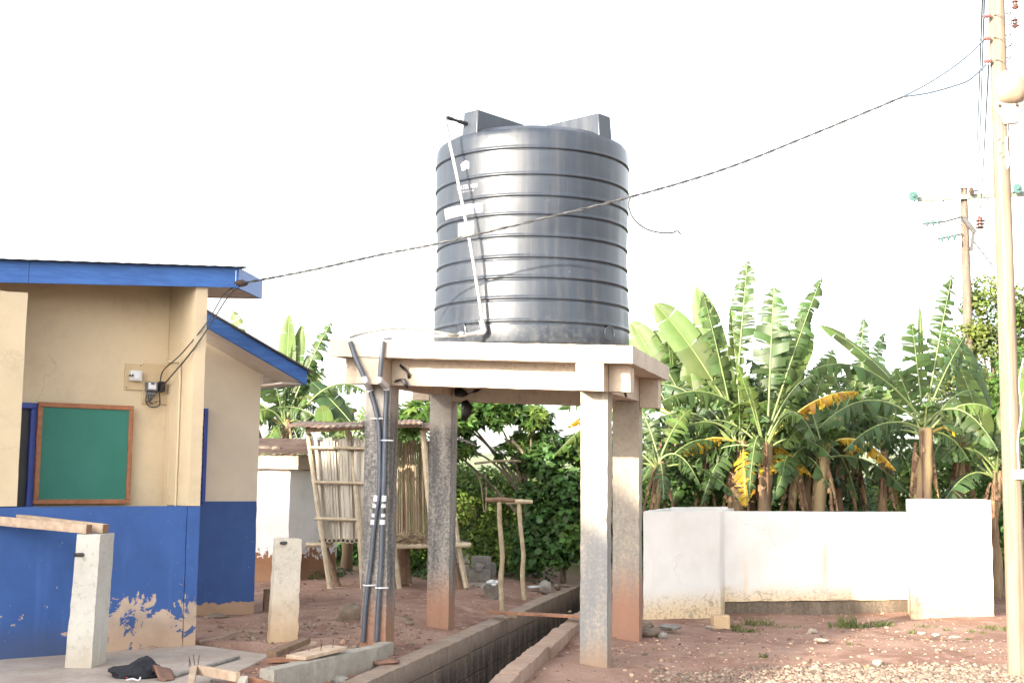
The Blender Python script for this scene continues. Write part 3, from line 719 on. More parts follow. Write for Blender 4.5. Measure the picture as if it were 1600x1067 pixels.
def patch(name, corners, mat, off=0.004, nx=12, parent=None):
    """corner pixels: top-left, top-right, bottom-right, bottom-left"""
    ah = [on_tank(*c) for c in corners]; mb = MB()
    for j in range(3):
        for i in range(nx + 1):
            u, v = i / nx, j / 2
            a = lerp(lerp(ah[0][0], ah[1][0], u), lerp(ah[3][0], ah[2][0], u), v)
            z = lerp(lerp(ah[0][1], ah[1][1], u), lerp(ah[3][1], ah[2][1], u), v)
            r = Rz(z) + off
            mb.v.append(tuple(tk((r * math.cos(a), r * math.sin(a), z))))
    for j in range(2):
        for i in range(nx):
            a = j * (nx + 1) + i; mb.f.append((a + nx + 1, a + nx + 2, a + 1, a)); mb.m.append(0)
    o = mb.build(name, mat, tank)
    s_ = o.modifiers.new('thick', 'SOLIDIFY'); s_.thickness = 0.002; s_.offset = -1
    return ah
def tank_text(txt, px, py, px2, py2, height, mat, off=0.0065, name='lettering', bold=0.0):
    cu = bpy.data.curves.new(name, 'FONT'); cu.body = txt; cu.size = 1; cu.offset = bold
    ob = bpy.data.objects.new(name, cu); COL.objects.link(ob)
    dg = bpy.context.evaluated_depsgraph_get(); dg.update()
    me = bpy.data.meshes.new_from_object(ob.evaluated_get(dg))
    bpy.data.objects.remove(ob)
    bm = bmesh.new(); bm.from_mesh(me); bmesh.ops.triangulate(bm, faces=bm.faces)
    bmesh.ops.subdivide_edges(bm, edges=[e for e in bm.edges if e.calc_length() > 0.25], cuts=2)
    xs = [v.co.x for v in bm.verts]; x0, x1 = min(xs), max(xs)
    a0, z0 = on_tank(px, py); a1, z1 = on_tank(px2, py2)
    h = height
    for v in bm.verts:
        u = (v.co.x - x0) / (x1 - x0); a = lerp(a0, a1, u); z = lerp(z0, z1, u) + v.co.y / 0.72 * h
        r = Rz(z) + off; v.co = tk((r * math.cos(a), r * math.sin(a), z)) - ORG[tank]
    bm.to_mesh(me); bm.free(); me.materials.clear(); me.materials.append(mat); me.name = name
    o = bpy.data.objects.new(name, me); COL.objects.link(o); o.parent = tank; ORG[o] = ORG[tank]
    return o
mb = MB()                                # the small house-shaped sticker
for x, y in ((722, 257), (729, 250.5), (735, 253), (735, 263), (724, 267.5)):
    a, z = on_tank(x, y); mb.v.append(tuple(tk(((Rz(z) + .005) * math.cos(a), (Rz(z) + .005) * math.sin(a), z))))
mb.f.append((0, 1, 2, 3, 4)[::-1]); mb.m.append(0); mb.build('house_sticker', M['sticker'], tank)
tank_text('WATER 1000', 716, 298, 748, 292.5, 0.040, M['sticker'], bold=0.02)
tank_text('POLYETHYLENE', 718, 303, 742, 298.5, 0.014, M['sticker'])
patch('name_label', [(695, 327), (756, 316.5), (756, 332), (696.5, 344.5)], M['sticker'])
tank_text('POLYTANK', 698, 339.5, 754, 328.5, 0.062, M['print_blue'])
patch('data_label', [(716, 349), (741, 344.5), (741, 366), (715, 370)], M['sticker'])
tank_text('A 1 E V', 718.5, 359, 739, 355.5, 0.020, M['print_grey'])
tank_text('4 4 L 2', 718, 367, 739, 363, 0.020, M['print_grey'])
# round outlet bosses moulded near the bottom
for px, py in ((721, 516), (951, 522)):
    a, z = on_tank(px, py); rd = Vector((math.cos(a), math.sin(a), 0))
    MB().lathe([(0.075, -0.02), (0.075, 0.006), (0.066, 0.010), (0.062, 0.004), (0.01, 0.004)], tk(rd * TR + Vector((0, 0, z))), 28, 0, rd).build('outlet_boss', M['tank'], tank)
# black inlet fitting through the lug
a_ = P(733, 195, TY - 0.66); b_ = P(700, 184.5, TY - 0.80)
fit = MB().tube([a_, lerp(a_, b_, 0.5)], 0.020, 10).tube([lerp(a_, b_, 0.52), lerp(a_, b_, 0.8)], 0.014, 10).tube([lerp(a_, b_, 0.78), b_ + (b_ - a_) * 0.06], 0.019, 10).build('inlet_fitting', M['plastic_black'], tank)
MB().lathe([(0.034, -0.012), (0.036, 0.004), (0.026, 0.014), (0.01, 0.014)], a_, 16, 0, (b_ - a_)).build('inlet_flange', M['pipe_white'], fit)

# ------------------------------------------------------------------ pipes
def pipe_y(px, py, y): return P(px, py, y)
p_top = P(697, 187, TY - 0.80); p_bot = P(757, 517, TY - 0.93)
rp = thing('riser_pipe', 'thin pale plastic pipe leaning against the tank from its foot to the inlet', 'pipe', p_bot)
MB().tube(bez([p_top, P(700, 210, TY - 0.82), P(716, 285, TY - 0.90), P(738, 400, TY - 0.955), P(752, 490, TY - 0.95), p_bot], 8), [0.0085] * 9 + [0.0150] * 32, 10).build('pipe_length', M['pipe_white'], rp)
MB().tube(bez([p_top + Vector((0, -.004, .01)), P(698.5, 197, TY - 0.815), P(702, 216, TY - 0.83)], 5), 0.0105, 8).build('pipe_neck', M['pipe_grey'], rp)
MB().tube([P(752, 500, TY - 0.94), p_bot, P(755, 519, TY - 0.935), P(744, 521.5, TY - 0.95)], 0.027, 10).build('elbow', M['pipe_white'], rp)
hz_ = [P(750, 520, TY - 0.945), P(722, 523.5, TY - 1.05), P(690, 525, TY - 1.15), P(640, 526.5, TY - 1.2), P(602, 527, TY - 1.2)]
sl = thing('supply_pipe', 'pale pipe lying along the slab edge from the tank foot to the dark pipe', 'pipe', hz_[-1])
MB().tube(bez(hz_, 6), 0.0165, 10).build('pipe_length', M['pipe_white'], sl)
MB().tube([P(716, 524, TY - 1.07), P(728, 523, TY - 1.03)], 0.024, 10).rock(P(721, 521, TY - 1.06), 0.026, 3, 0.8).build('tee_joint', M['pipe_white'], sl)
fl = thing('flexible_pipe', 'bent pale pipe arching above the slab corner beside the tank', 'pipe', P(545, 529, tp(-1.3, -1.35).y))
ya = tp(-1.3, -1.3).y
MB().tube(bez([P(546, 527, ya - 0.08), P(575, 518.5, ya - 0.08), P(618, 512.5, ya - 0.12), P(660, 515.5, ya - 0.15), P(700, 522, ya - 0.18), P(716, 523.5, TY - 1.08)], 8), 0.0145, 10).build('pipe_length', M['pipe_arc'], fl)

cf = tp(-HS, -HS - CW - 0.034)           # plane just off the face of the piped column
sf = tp(-HS, -SLAB - 0.03)               # plane just off the slab edge
def cpx(x, y, d=0.0): return PL(x, y, cf - TA * d, TB)
def spx(x, y): return PL(x, y, sf, TB)
def riser(name_label, up, lo, mark, clips):
    r = thing('column_pipe', name_label, 'pipe', lo[-1], 'grey pipes on the column')
    MB().tube(bez(up, 5), 0.022, 12).build('upper_length', M['pipe_grey'], r)
    el = MB().tube([up[-1] + (up[-1] - up[-2]).normalized() * -0.03, up[-1], lerp(up[-1], lo[0], .5), lo[0], lo[0] + (lo[1] - lo[0]).normalized() * 0.03], 0.030, 12)
    el.build('elbow', M['plastic_white'], r)
    MB().tube(bez(lo, 8), 0.0225, 12).build('lower_length', M['pipe_grey'], r)
    t = (mark[1] - mark[0]).normalized(); u_ = (mark[-1] - mark[0])
    L = u_.length
    for k, (a, b, rr, mt) in enumerate(((0.0, 0.20, 0.026, 'pipe_white'), (0.30, 0.42, 0.025, 'pipe_white'), (0.45, 0.60, 0.019, 'nail'), (0.63, 0.74, 0.024, 'pipe_white'), (0.84, 1.0, 0.027, 'pipe_white'))):
        MB().tube([mark[0] + u_ * a, mark[0] + u_ * b], rr, 12).build('coupling' if mt == 'pipe_white' else 'valve', M['plastic_white' if mt == 'pipe_white' else mt], r)
    for c in clips:
        mb = MB().tube([c - TB * 0.055 + TA * 0.03, c - TB * 0.035 - TA * 0.012, c - TA * 0.026, c + TB * 0.035 - TA * 0.012, c + TB * 0.065 + TA * 0.03], 0.0075, 6)
        mb.build('clip', M['plastic_white'], r)
riser('dark grey pipe on the mouldy column that slants to the slab corner',
      [spx(547, 534), spx(556, 560), spx(567, 585), spx(570, 594)], [cpx(577, 606, .02), cpx(580, 615), cpx(590, 655), cpx(593, 700), cpx(592, 770), cpx(586, 810), cpx(579, 880), cpx(571, 945), cpx(567, 1002)],
      [cpx(588.5, 774, 0), cpx(587, 795), cpx(583, 819)], [cpx(588, 654, -.005), cpx(575, 914, -.005)])
riser('dark grey pipe on the mouldy column that rises straight to the slab edge',
      [spx(598, 533), spx(596, 560), spx(594, 585), spx(592.5, 594)], [cpx(604, 604, .02), cpx(604, 615), cpx(602, 655), cpx(601, 700), cpx(599, 770), cpx(597, 810), cpx(595, 880), cpx(591, 945), cpx(588, 1002)],
      [cpx(600, 774, 0), cpx(599, 795), cpx(597.5, 819)], [cpx(602, 688, -.005), cpx(594, 918, -.005)])
MB().tube([spx(600, 528), spx(612, 527)], 0.02, 10).build('pipe_stub', M['plastic_grey'], sl)

# ------------------------------------------------------------------ the house with the verandah
PA = Vector((par_a.x, par_a.y, 0)); PB = Vector((par_b.x, par_b.y, 0))
PLEN = (PB - PA).length
house = thing('blue_house', 'cream and blue bungalow with a low verandah wall and a deep blue roof fascia', 'house', PB)
def hp(x, y, off=0.0): return PL(x, y, PA + HN * off, HU)
def hu(p): return (Vector((p.x, p.y, 0)) - PA).dot(HU)
zpar = hp(200, 791).z
XE = PLEN                                        # u of the verandah wall's right end
MB().rough(prism(PA, HU, HN, -4.0, XE - 0.075, 0, 0.16, 0.02, zpar), 0.08, 0.004, 6, 0.006).build('parapet_wall', M['blue'], house)
zfb = hp(345, 448).z; zft = hp(345, 417).z       # fascia bottom and top
x_st = hu(hp(303, 800))
# narrow end of the side wall: blue below, cream above
sw = [(XE - 0.07, -0.012), (XE + 0.035, -0.012)]
DV = 0.58                                        # depth of the verandah
MB().rough(prism(PA, HU, HN, XE - 0.072, XE + 0.045, -0.012, DV + 0.15, 0.0, zpar), 0.08, 0.004, 6, 0.006).build('side_wall_dado', M['blue'], house)
MB().rough(prism(PA, HU, HN, XE - 0.070, XE + 0.043, -0.010, DV + 0.15, zpar + 0.001, zfb + 0.17), 0.10, 0.003, 4, 0.005).build('side_wall', M['cream'], house)
_z0 = hp(0, 441, -0.045); zl_ = zfb + (_z0.z - zfb) * (XE + 4.0) / max(0.1, XE - hu(_z0))
c = prism(PA, HU, HN, -4.0, XE - 0.073, DV, DV + 0.15, 0.0, zfb + 0.17)
c[4].z = c[7].z = zl_ + 0.12
MB().rough(c, 0.14, 0.003, 4).build('inner_wall', M['cream'], house)
MB().rough(prism(PA, HU, HN, -4.0, XE - 0.074, 0.162, DV - 0.002, 0.0, 0.14), 0.2, 0.003, 4).build('verandah_floor', M['apron'], house)
xp = hu(hp(34, 640))
MB().rough(prism(PA, HU, HN, xp - 0.62, xp, -0.004, 0.165, zpar + 0.002, hp(30, 456).z), 0.08, 0.004, 5, 0.007).build('verandah_pillar', M['cream'], house)
# roof over the verandah
zr_ = hp(8, 402).z
OV = -0.045
fE = PL(368, 448, PA + HN * OV, HU); uE = hu(fE)
dirR = None
d_ = ray(405, 474.5); fR = O + d_ * ((zfb - EYE) / d_.z)     # far corner of the overhanging soffit, same height
q0 = PA + HU * -4.0 + HN * OV; q1 = PA + HU * uE + HN * OV; q2 = Vector((fR.x, fR.y, 0)); q3 = q2 - HU * (uE + 4.2)
zl0 = zfb + (hp(0, 441, OV).z - zfb) * (uE + 4.0) / max(0.1, uE - hu(hp(0, 441, OV)))
def roofz(p, top=False):                          # the fascia drops a little towards the far end
    u = hu(p); return lerp(zl0, zfb, (u + 4.0) / (uE + 4.0))
def quadslab(mb, pts, z0, z1):
    return mb.hexa([Vector((p.x, p.y, roofz(p) + z0)) for p in pts] + [Vector((p.x, p.y, roofz(p) + z1)) for p in pts])
FH = zft - zfb
th_b = 0.025
xs_ = XE + 0.047
rf = quadslab(MB(), [PA + HU * xs_ + HN * (OV + 0.03), q1 - HU * 0.03 + HN * 0.03, q2 - HU * 0.03, q2 - HU * (hu(q2) - xs_)], 0.012, 0.03).build('soffit', M['ceiling'], house)
quadslab(MB(), [q2 - HU * 0.0, q2 + HN * th_b, q2 - HU * (hu(q2) - xs_) + HN * th_b, q2 - HU * (hu(q2) - xs_)], -0.002, 0.15).build('fascia_board', M['ceiling'], house)
rt_ = (q2 - q1).normalized(); rn = Vector((rt_.y, -rt_.x, 0))
th = 0.028
us = [0.0, 2.2, hu(hp(43, 420)) + 4.0, uE + 4.0]
for a, b in zip(us[:-1], us[1:]):                 # fascia boards butted along the front
    a_, b_ = q0 + HU * (a + 0.002), q0 + HU * (b - 0.002)
    quadslab(MB(), [a_, b_, b_ + HN * th, a_ + HN * th], -0.0, FH).build('fascia_board', M['fascia'], house)
quadslab(MB(), [q1 + HU * 0.001, q1 + rn * 0.0 + HU * 0.030, q2 + HU * 0.030, q2 + HU * 0.001], -0.004, FH + 0.002).build('fascia_board', M['fascia'], house)
rs = MB()
for k in range(40):                               # corrugated roof sheet, ridges running back
    pass
ncor = 90; P0 = q0 - HN * 0.06; span = uE + 4.1
for k in range(ncor + 1):
    p = P0 + HU * (span * k / ncor); h = 0.004 * (k % 2)
    rs.v.append((p.x, p.y, roofz(p) + FH + 0.004 + h)); b = p + HN * 1.35; rs.v.append((b.x, b.y, roofz(p) + FH + 0.03 + h))
for k in range(ncor): rs.f.append((2 * k, 2 * k + 2, 2 * k + 3, 2 * k + 1)); rs.m.append(0)
o = rs.build('roof_sheet', M['roofmetal'], house, smooth=0); s_ = o.modifiers.new('thick', 'SOLIDIFY'); s_.thickness = 0.006
MB().rough(prism(PA, HU, HN, -4.15, -4.002, 0, DV + 0.15, 0.0, zl_ + 0.12), 0.2, 0.003, 4).build('end_wall', M['cream'], house)
# door, pilaster and boards on the inner wall
ip = lambda x, y, off=0.0: PL(x, y, PA + HN * (DV - off), HU)
iu = lambda x, y: hu(ip(x, y))
dz0, dz1 = 0.14, ip(35, 629).z
dx0, dx1 = iu(20, 700) - 0.65, iu(54, 700)
MB().hexa(prism(PA, HU, HN, dx0, dx1 - 0.06, DV - 0.012, DV - 0.002, dz0, dz1 - 0.05)).build('door', M['dark'], house)
df = MB()
for a in (dx0 - 0.06, dx1 - 0.058): df.hexa(prism(PA, HU, HN, a, a + 0.056, DV - 0.05, DV - 0.001, dz0, dz1 - 0.052))
df.hexa(prism(PA, HU, HN, dx0 - 0.06, dx1, DV - 0.05, DV - 0.001, dz1 - 0.05, dz1)); df.build('door_frame', M['frame_blue'], house, bevel=0.004)
pu0, pu1, pz1 = iu(263, 700), iu(284, 700), ip(275, 572).z
MB().rough(prism(PA, HU, HN, pu0, XE - 0.075, DV - 0.11, DV - 0.001, 0.14, pz1), 0.08, 0.002, 5, 0.004).build('pilaster', M['cream'], house)
# conduit along the pilaster top and down the side
zc_ = pz1 + 0.02
cd = [PA + HU * (pu0 - 0.0) + HN * (DV - 0.02) + Vector((0, 0, zc_ + .02)), PA + HU * (XE - 0.10) + HN * (DV - 0.06) + Vector((0, 0, zc_ + 0.015)),
      PA + HU * (XE - 0.085) + HN * (DV * 0.45) + Vector((0, 0, zc_ - 0.01)), PA + HU * (XE - 0.085) + HN * (DV * 0.42) + Vector((0, 0, zc_ - 0.15)), PA + HU * (XE - 0.085) + HN * (DV * 0.42) + Vector((0, 0, zpar - 0.2))]
MB().tube(cd, 0.010, 8).build('conduit', M['cream'], house)
# things hanging on the inner wall
nb = thing('notice_board', 'green notice board in a red brown wooden frame hung under the verandah', 'notice board', ip(125, 787))
bx0, bx1, bz0, bz1 = iu(52, 700), iu(201.5, 700), ip(120, 787).z, ip(120, 631).z
fw = 0.042
MB().hexa(prism(PA, HU, HN, bx0 + 0.01, bx1 - 0.01, DV - 0.075, DV - 0.052, bz0 + 0.01, bz1 - 0.01)).build('board_panel', M['board_green'], nb)
for a in ((bx0, bx1, bz0, bz0 + fw), (bx0, bx1, bz1 - fw, bz1), (bx0, bx0 + fw, bz0 + fw + .001, bz1 - fw - .001), (bx1 - fw, bx1, bz0 + fw + .001, bz1 - fw - .001)):
    MB().hexa(prism(PA, HU, HN, a[0], a[1], DV - 0.088, DV - 0.053, a[2], a[3])).build('frame_rail', M['board_wood'], nb, bevel=0.004)
def wallbox(x0, y0, x1, y1, o0, o1):
    a, b = ip(x0, y0), ip(x1, y1); return prism(PA, HU, HN, hu(a), hu(b), DV - o1, DV - o0, min(a.z, b.z), max(a.z, b.z))
fb = thing('fuse_box', 'white fuse box with two dark holes on a painted backboard', 'fuse box', ip(210, 612))
MB().hexa(wallbox(195, 568, 222.5, 610, 0.001, 0.018)).build('backboard', M['ply'], fb, bevel=0.003)
MB().hexa(wallbox(200.5, 579, 217.5, 596, 0.020, 0.075)).build('box', M['plastic_white'], fb, bevel=0.006)
MB().hexa(wallbox(204.5, 581.5, 213.5, 593.5, 0.076, 0.088)).build('switch_cover', M['plastic_white'], fb, bevel=0.003)
for x in (203, 207.2):
    MB().lathe([(0.011, 0), (0.011, 0.004), (0.002, 0.004)], ip(x, 586.5, 0.089), 10, 0, -HN).build('hole', M['plastic_black'], fb)
for x, y in ((197.5, 605), (220, 571), (221, 591)):
    MB().lathe([(0.006, 0), (0.006, 0.004), (0.002, 0.006)], ip(x, y, 0.019), 8, 0, -HN).build('screw', M['nail'], fb)
em = thing('electricity_meter', 'grey electricity meter wired to a black cutout on a tall painted backboard', 'meter', ip(240, 632))
MB().hexa(wallbox(223.5, 568, 261, 632.5, 0.001, 0.020)).build('backboard', M['ply'], em, bevel=0.003)
MB().hexa(wallbox(225, 597, 240.5, 612, 0.021, 0.095)).build('meter_case', M['plastic_grey'], em, bevel=0.006)
MB().hexa(wallbox(226, 598.5, 237.5, 609, 0.096, 0.100)).build('face_plate', M['plastic_white'], em)
MB().hexa(wallbox(229.5, 599, 235, 601.5, 0.101, 0.104)).build('display', M['plastic_black'], em)
MB().hexa(wallbox(226.5, 612.5, 239, 617.5, 0.021, 0.07)).build('terminal_cover', M['plastic_grey'], em, bevel=0.003)
MB().rough(wallbox(245.2, 596.5, 252.5, 613, 0.021, 0.09), 0.03, 0.004, 20, 0.004).build('cutout', M['plastic_black'], em)
mb = MB()
ipo = lambda x, y, o_=0.06: ip(x, y, o_)
for pts in ([ipo(229, 617), ipo(228, 627), ipo(233, 634), ipo(240, 636), ipo(248, 634), ipo(250, 628), ipo(249, 613)], [ipo(232, 617), ipo(232, 628), ipo(238, 622), ipo(245, 612)],
            [ipo(236, 617), ipo(234, 628), ipo(239, 630)]):
    mb.tube(bez(pts, 6), 0.0065, 6)
mb.build('cable', M['wire'], em)
mb = MB()
for x, y in ((226.5, 628), (242, 628), (246, 627), (239.5, 629)): mb.hexa(wallbox(x, y - 1, x + 3, y + .4, 0.021, 0.024))
mb.build('scrawled_mark', M['nail'], em)['kind'] = 'stuff'

# ------------------------------------------------------------------ the second house behind it
W2 = G(303, 964, 0.10); W2 = Vector((W2.x, W2.y, 0))
h2 = thing('gabled_house', 'cream gable wall with a blue dado and a sloping blue bargeboard', 'house', W2)
def wp(x, y, off=0.0): return PL(x, y, W2 + HN * off, HU)
def wu(p): return (Vector((p.x, p.y, 0)) - W2).dot(HU)
ur = wu(wp(401.5, 800)); tl, trp = wp(312, 536), wp(405.5, 589)
slope = (trp.z - tl.z) / (wu(trp) - wu(tl))
gzr = lambda u: trp.z + slope * (u - wu(trp))
ul = wu(wp(285, 700))
wall = MB()
zz = [0.0] 
c = prism(W2, HU, HN, ul, ur, 0, 1.6, 0.02, 1.0)
c[4].z = gzr(ul) + .1; c[5].z = gzr(ur) + .1; c[6].z = gzr(ur) + .1; c[7].z = gzr(ul) + .1
wall.rough(c, 0.14, 0.003, 5, 0.006).build('gable_wall', M['wall2'], h2)
OG = -0.55                                        # gable overhang
bp0, bp1 = wp(315, 485, OG), wp(478, 580, OG)
bb1 = wp(477, 602, OG)
s2 = (bp1.z - bp0.z) / (wu(bp1) - wu(bp0)); u0, u1 = wu(wp(300, 480, OG)), wu(bp1)
bh = bp1.z - bb1.z
rz2 = lambda u: bp1.z + s2 * (u - u1)
def rake(u0, u1, n0, n1, d0, d1):
    c = prism(W2, HU, HN, u0, u1, n0, n1, 0, 1)
    for i, u in enumerate((u0, u1, u1, u0)): c[i].z = rz2(u) - d1; c[i + 4].z = rz2(u) - d0
    return c
MB().hexa(rake(u0, u1, OG - 0.03, OG, 0, bh)).build('bargeboard', M['fascia'], h2, bevel=0.004)
MB().hexa(rake(u0, u1 + 0.05, OG - 0.07, 1.8, -0.022, -0.003)).build('roof_sheet', M['roofmetal'], h2)
MB().hexa(rake(u0, u1 - 0.04, OG + 0.002, 0.02, bh * 0.75, bh * 0.75 + 0.02)).build('sloping_soffit', M['ceiling'], h2)
MB().hexa(rake(u1 - 0.035, u1 - 0.005, OG + 0.002, 1.75, 0.0, bh)).build('eave_board', M['fascia'], h2)
zb = rz2(u1) - bh
MB().hexa(prism(W2, HU, HN, ur + 0.002, u1 - 0.04, OG + 0.03, 1.7, zb + 0.005, zb + 0.025)).build('eave_soffit', M['ceiling'], h2)
c = prism(W2, HU, HN, ur + 0.004, u1 - 0.06, -0.02, 0.0, zb + 0.03, zb + 0.2); 
for i, u in ((4, ur + 0.004), (5, u1 - .06), (6, u1 - .06), (7, ur + .004)): c[i].z = max(zb + 0.032, rz2(u) - bh * 0.8)
MB().hexa(c).build('eave_closer', M['ceiling'], h2)
wn = wu(wp(322, 700))
win_z0, win_z1 = wp(316, 785).z, wp(316, 638).z
MB().hexa(prism(W2, HU, HN, wn - 0.7, wn - 0.04, -0.006, -0.001, win_z0 + 0.035, win_z1 - 0.035)).build('window_glass', M['dark'], h2)
wf = MB()
wf.hexa(prism(W2, HU, HN, wn - 0.038, wn, -0.03, -0.001, win_z0, win_z1)).hexa(prism(W2, HU, HN, wn - 0.74, wn - 0.042, -0.03, -0.001, win_z1 - 0.035, win_z1)).hexa(prism(W2, HU, HN, wn - 0.74, wn - 0.042, -0.03, -0.001, win_z0, win_z0 + 0.033))
wf.build('window_frame', M['frame_blue'], h2, bevel=0.003)
nl = 14
for k in range(nl):
    z = lerp(win_z0 + 0.05, win_z1 - 0.06, k / (nl - 1)); c = prism(W2, HU, HN, wn - 0.7, wn - 0.045, -0.024, -0.008, z, z + 0.004)
    for i in (2, 3, 6, 7): c[i].z += 0.045
    MB().hexa(c).build('louvre', M['plastic_grey'], h2)

# ------------------------------------------------------------------ concrete stand posts
def post(name, label, c, w_, d, h, mat, lean=(0, 0), res=0.04, amp=0.004, chip=0.006, z0=0.06, ang=0.0):
    u = Vector((math.cos(ang), math.sin(ang), 0)); n = Vector((-u.y, u.x, 0))
    c0 = prism((c.x, c.y, 0), u, n, 0, w_, 0, d, z0, c.z + h)
    t = 0.035
    for i in (4, 5, 6, 7):
        c0[i] += Vector((lean[0], lean[1], 0)); 
    c0[4] += u * t * .6 + n * t * .3; c0[7] += u * t * .6 - n * t * .3; c0[5] += -u * t * .1 + n * t * .3; c0[6] += -u * t * .1 - n * t * .3
    r = thing(name, label, 'post', (c.x, c.y, z0))
    MB().rough(c0, res, amp, 9, chip).build('post_body', mat, r)
    return r, u, n
pc = G(100, 1043, 0.10)
ptop = P(112, 834, pc.y).z
post1, _, _ = post('concrete_post', 'smooth whitish concrete post on the apron carrying two timbers', pc, 0.212, 0.36, ptop - 0.10, M['post'], (0.03, 0), ang=-0.02)
a = P(127, 866, pc.y - 0.01)
MB().tube([a + Vector((0.03, 0.08, -0.004)), a + Vector((-0.028, -0.06, 0.0))], 0.0165, 12).build('pipe_stub', M['steel'], post1)
MB().lathe([(0.0125, 0), (0.0125, 0.003), (0.001, 0.003)], a + Vector((-0.0285, -0.061, 0.0)), 12, 0, (-.42, -.9, 0)).build('pipe_bore', M['plastic_black'], post1)
for k, (lab, x0, y0, Y0, x1, y1, Y1, b) in enumerate((('long weathered timber across the concrete post, the end nearest the viewer', -60, 808, 10.7, 139, 826, pc.y + 0.03, 0),
                                     ('second weathered timber behind the first on the concrete post, its end further out', -60, 800, 11.0, 165, 827, pc.y + 0.15, 1))):
    p0, p1 = P(x0, y0, Y0), P(x1, y1, Y1); p1.z = ptop + 0.038; 
    r = thing('timber_beam', lab, 'timber', p1, 'timbers laid on the concrete post')
    mb = MB(); beam(mb, p0, p1, 0.07, 0.072); mb.build('timber_length', M['timber'], r, bevel=0.004)
    mb = MB(); t = (p1 - p0).normalized(); beam(mb, p1 + t * 0.0005, p1 + t * 0.003, 0.069, 0.071); mb.build('end_grain', M['timber_end'], r)
pc2 = G(420, 1003, 0.10)
post2, _, _ = post('rough_concrete_post', 'rough chipped concrete post stained with soil standing behind the planks', pc2, 0.27, 0.16, P(423, 841, pc2.y).z - 0.10, M['post_old'], (0.015, 0), 0.03, 0.008, 0.012, ang=0.33)
a = P(444, 848, pc2.y + .03)
MB().tube([a + Vector((0.04, 0.08, 0.002)), a + Vector((-0.02, -0.045, 0.0))], 0.0155, 12).build('pipe_stub', M['steel'], post2)
MB().lathe([(0.0115, 0), (0.0115, 0.003), (0.001, 0.003)], a + Vector((-0.0205, -0.046, 0.0)), 12, 0, (-.42, -.9, 0)).build('pipe_bore', M['plastic_black'], post2)

# ------------------------------------------------------------------ outhouse
OH = G(449, 908, 0.10); OHv = Vector((OH.x, OH.y, 0))
ou = Vector((0.98, 0.2, 0)).normalized(); on = Vector((-ou.y, ou.x, 0))
oh = thing('outhouse', 'small whitewashed outhouse with rust stained base and a corrugated sheet roof', 'outhouse', OHv)
sdv = Vector((0.42, 0.9, 0)).normalized()        # its side wall runs back to the right
oz = P(440, 733, OH.y).z
A0 = OHv - ou * 1.6; B1 = OHv + sdv * 1.3; A1 = A0 + sdv * 1.3
mk = lambda pts, z0, z1: [Vector((p.x, p.y, z0)) for p in pts] + [Vector((p.x, p.y, z1)) for p in pts]
MB().rough(mk([A0, OHv, B1, A1], 0.02, oz), 0.12, 0.006, 5, 0.008).build('wall', M['outhouse'], oh)
E0, E1, E2, E3 = A0 - ou * .1 - on * .09, OHv + ou * .11 - on * .09, B1 + ou * .12 + sdv * .1, A1 + sdv * .1
MB().rough(mk([E0, E1, E2, E3], oz + 0.002, oz + 0.215), 0.12, 0.004, 6, 0.01).build('roof_beam', M['beam'], oh)
rs = MB(); n = 46
F0, F1 = E0 - on * .06, E1 + ou * 0.1 - on * .06; G0, G1 = E3 + sdv * 0.2, E2 + ou * .1 + sdv * .2
for k in range(n + 1):
    t = k / n; a = lerp(F0, F1, t); b = lerp(G0, G1, t); h = 0.014 * (k % 2)
    rs.v += [(a.x, a.y, oz + 0.222 + h + 0.01 * noise.noise(Vector((k * .3, 0, 0)))), (b.x, b.y, oz + 0.222 + 0.26 + h)]
for k in range(n): rs.f.append((2 * k, 2 * k + 2, 2 * k + 3, 2 * k + 1)); rs.m.append(0)
o = rs.build('roof_sheet', M['rust'], oh, smooth=0); s_ = o.modifiers.new('thick', 'SOLIDIFY'); s_.thickness = 0.005
for k, (x, y) in enumerate(((408, 696), (418, 698), (432, 694))):
    p = P(x, y + 4, OH.y + 0.25); p.z = oz + 0.30
    tag(MB().rock(p, (0.11, 0.08, 0.05), k + 2).build('roof_stone', M['rock']), ('flat brown stone weighing down the outhouse roof sheet near the blue eave', 'round brown stone in the middle of the outhouse roof sheet', 'thin brown stone near the bamboo post on the outhouse roof')[k], 'stone', 'stones on the outhouse roof')

# ------------------------------------------------------------------ bamboo shed
SY = 17.6
shed = thing('bamboo_shed', 'raised bamboo crib with slatted walls, leaning posts and a rusty sheet roof', 'shed', P(600, 915, SY))
def bam(pts, r, name='post', mat='bamboo'):
    pts = [Vector(p) for p in pts]; L = sum((pts[i + 1] - pts[i]).length for i in range(len(pts) - 1)); n = max(3, int(L / 0.05))
    cur = bez(pts, 12) if len(pts) > 2 else [lerp(pts[0], pts[1], i / n) for i in range(n + 1)]
    rs = []; acc = 0
    q = [cur[0]]; rr = []
    for i, p in enumerate(cur):
        if i: acc += (p - cur[i - 1]).length
        k = (acc % 0.30) / 0.30
        rr.append(r * (1.14 if min(k, 1 - k) < 0.09 else 1.0) * (1 - 0.12 * i / len(cur)))
    return MB().tube(cur, rr, 8).build(name, M[mat], shed)
sp_ = lambda x, y, d=0.0: P(x, y, SY + d)
bam([sp_(516, 922, 0), sp_(498, 800, 0), sp_(481, 677, .1)], 0.036)
bam([sp_(568, 925, .0), sp_(560, 800, .0), sp_(545, 674, .1)], 0.042)
bam([sp_(624, 922, .1), sp_(617, 860, .1), sp_(611, 800, .1)], 0.034)
bam([sp_(661, 672, .1), sp_(668, 760, .1), sp_(672, 800, .1)], 0.040)
bam([sp_(729, 918, .2), sp_(716, 850, .25), sp_(706, 770, .3), sp_(703, 700, .3)], 0.036)
bam([sp_(720, 920, .3), sp_(709, 870, .3), sp_(706, 845, .3)], 0.035, 'strut', 'log')
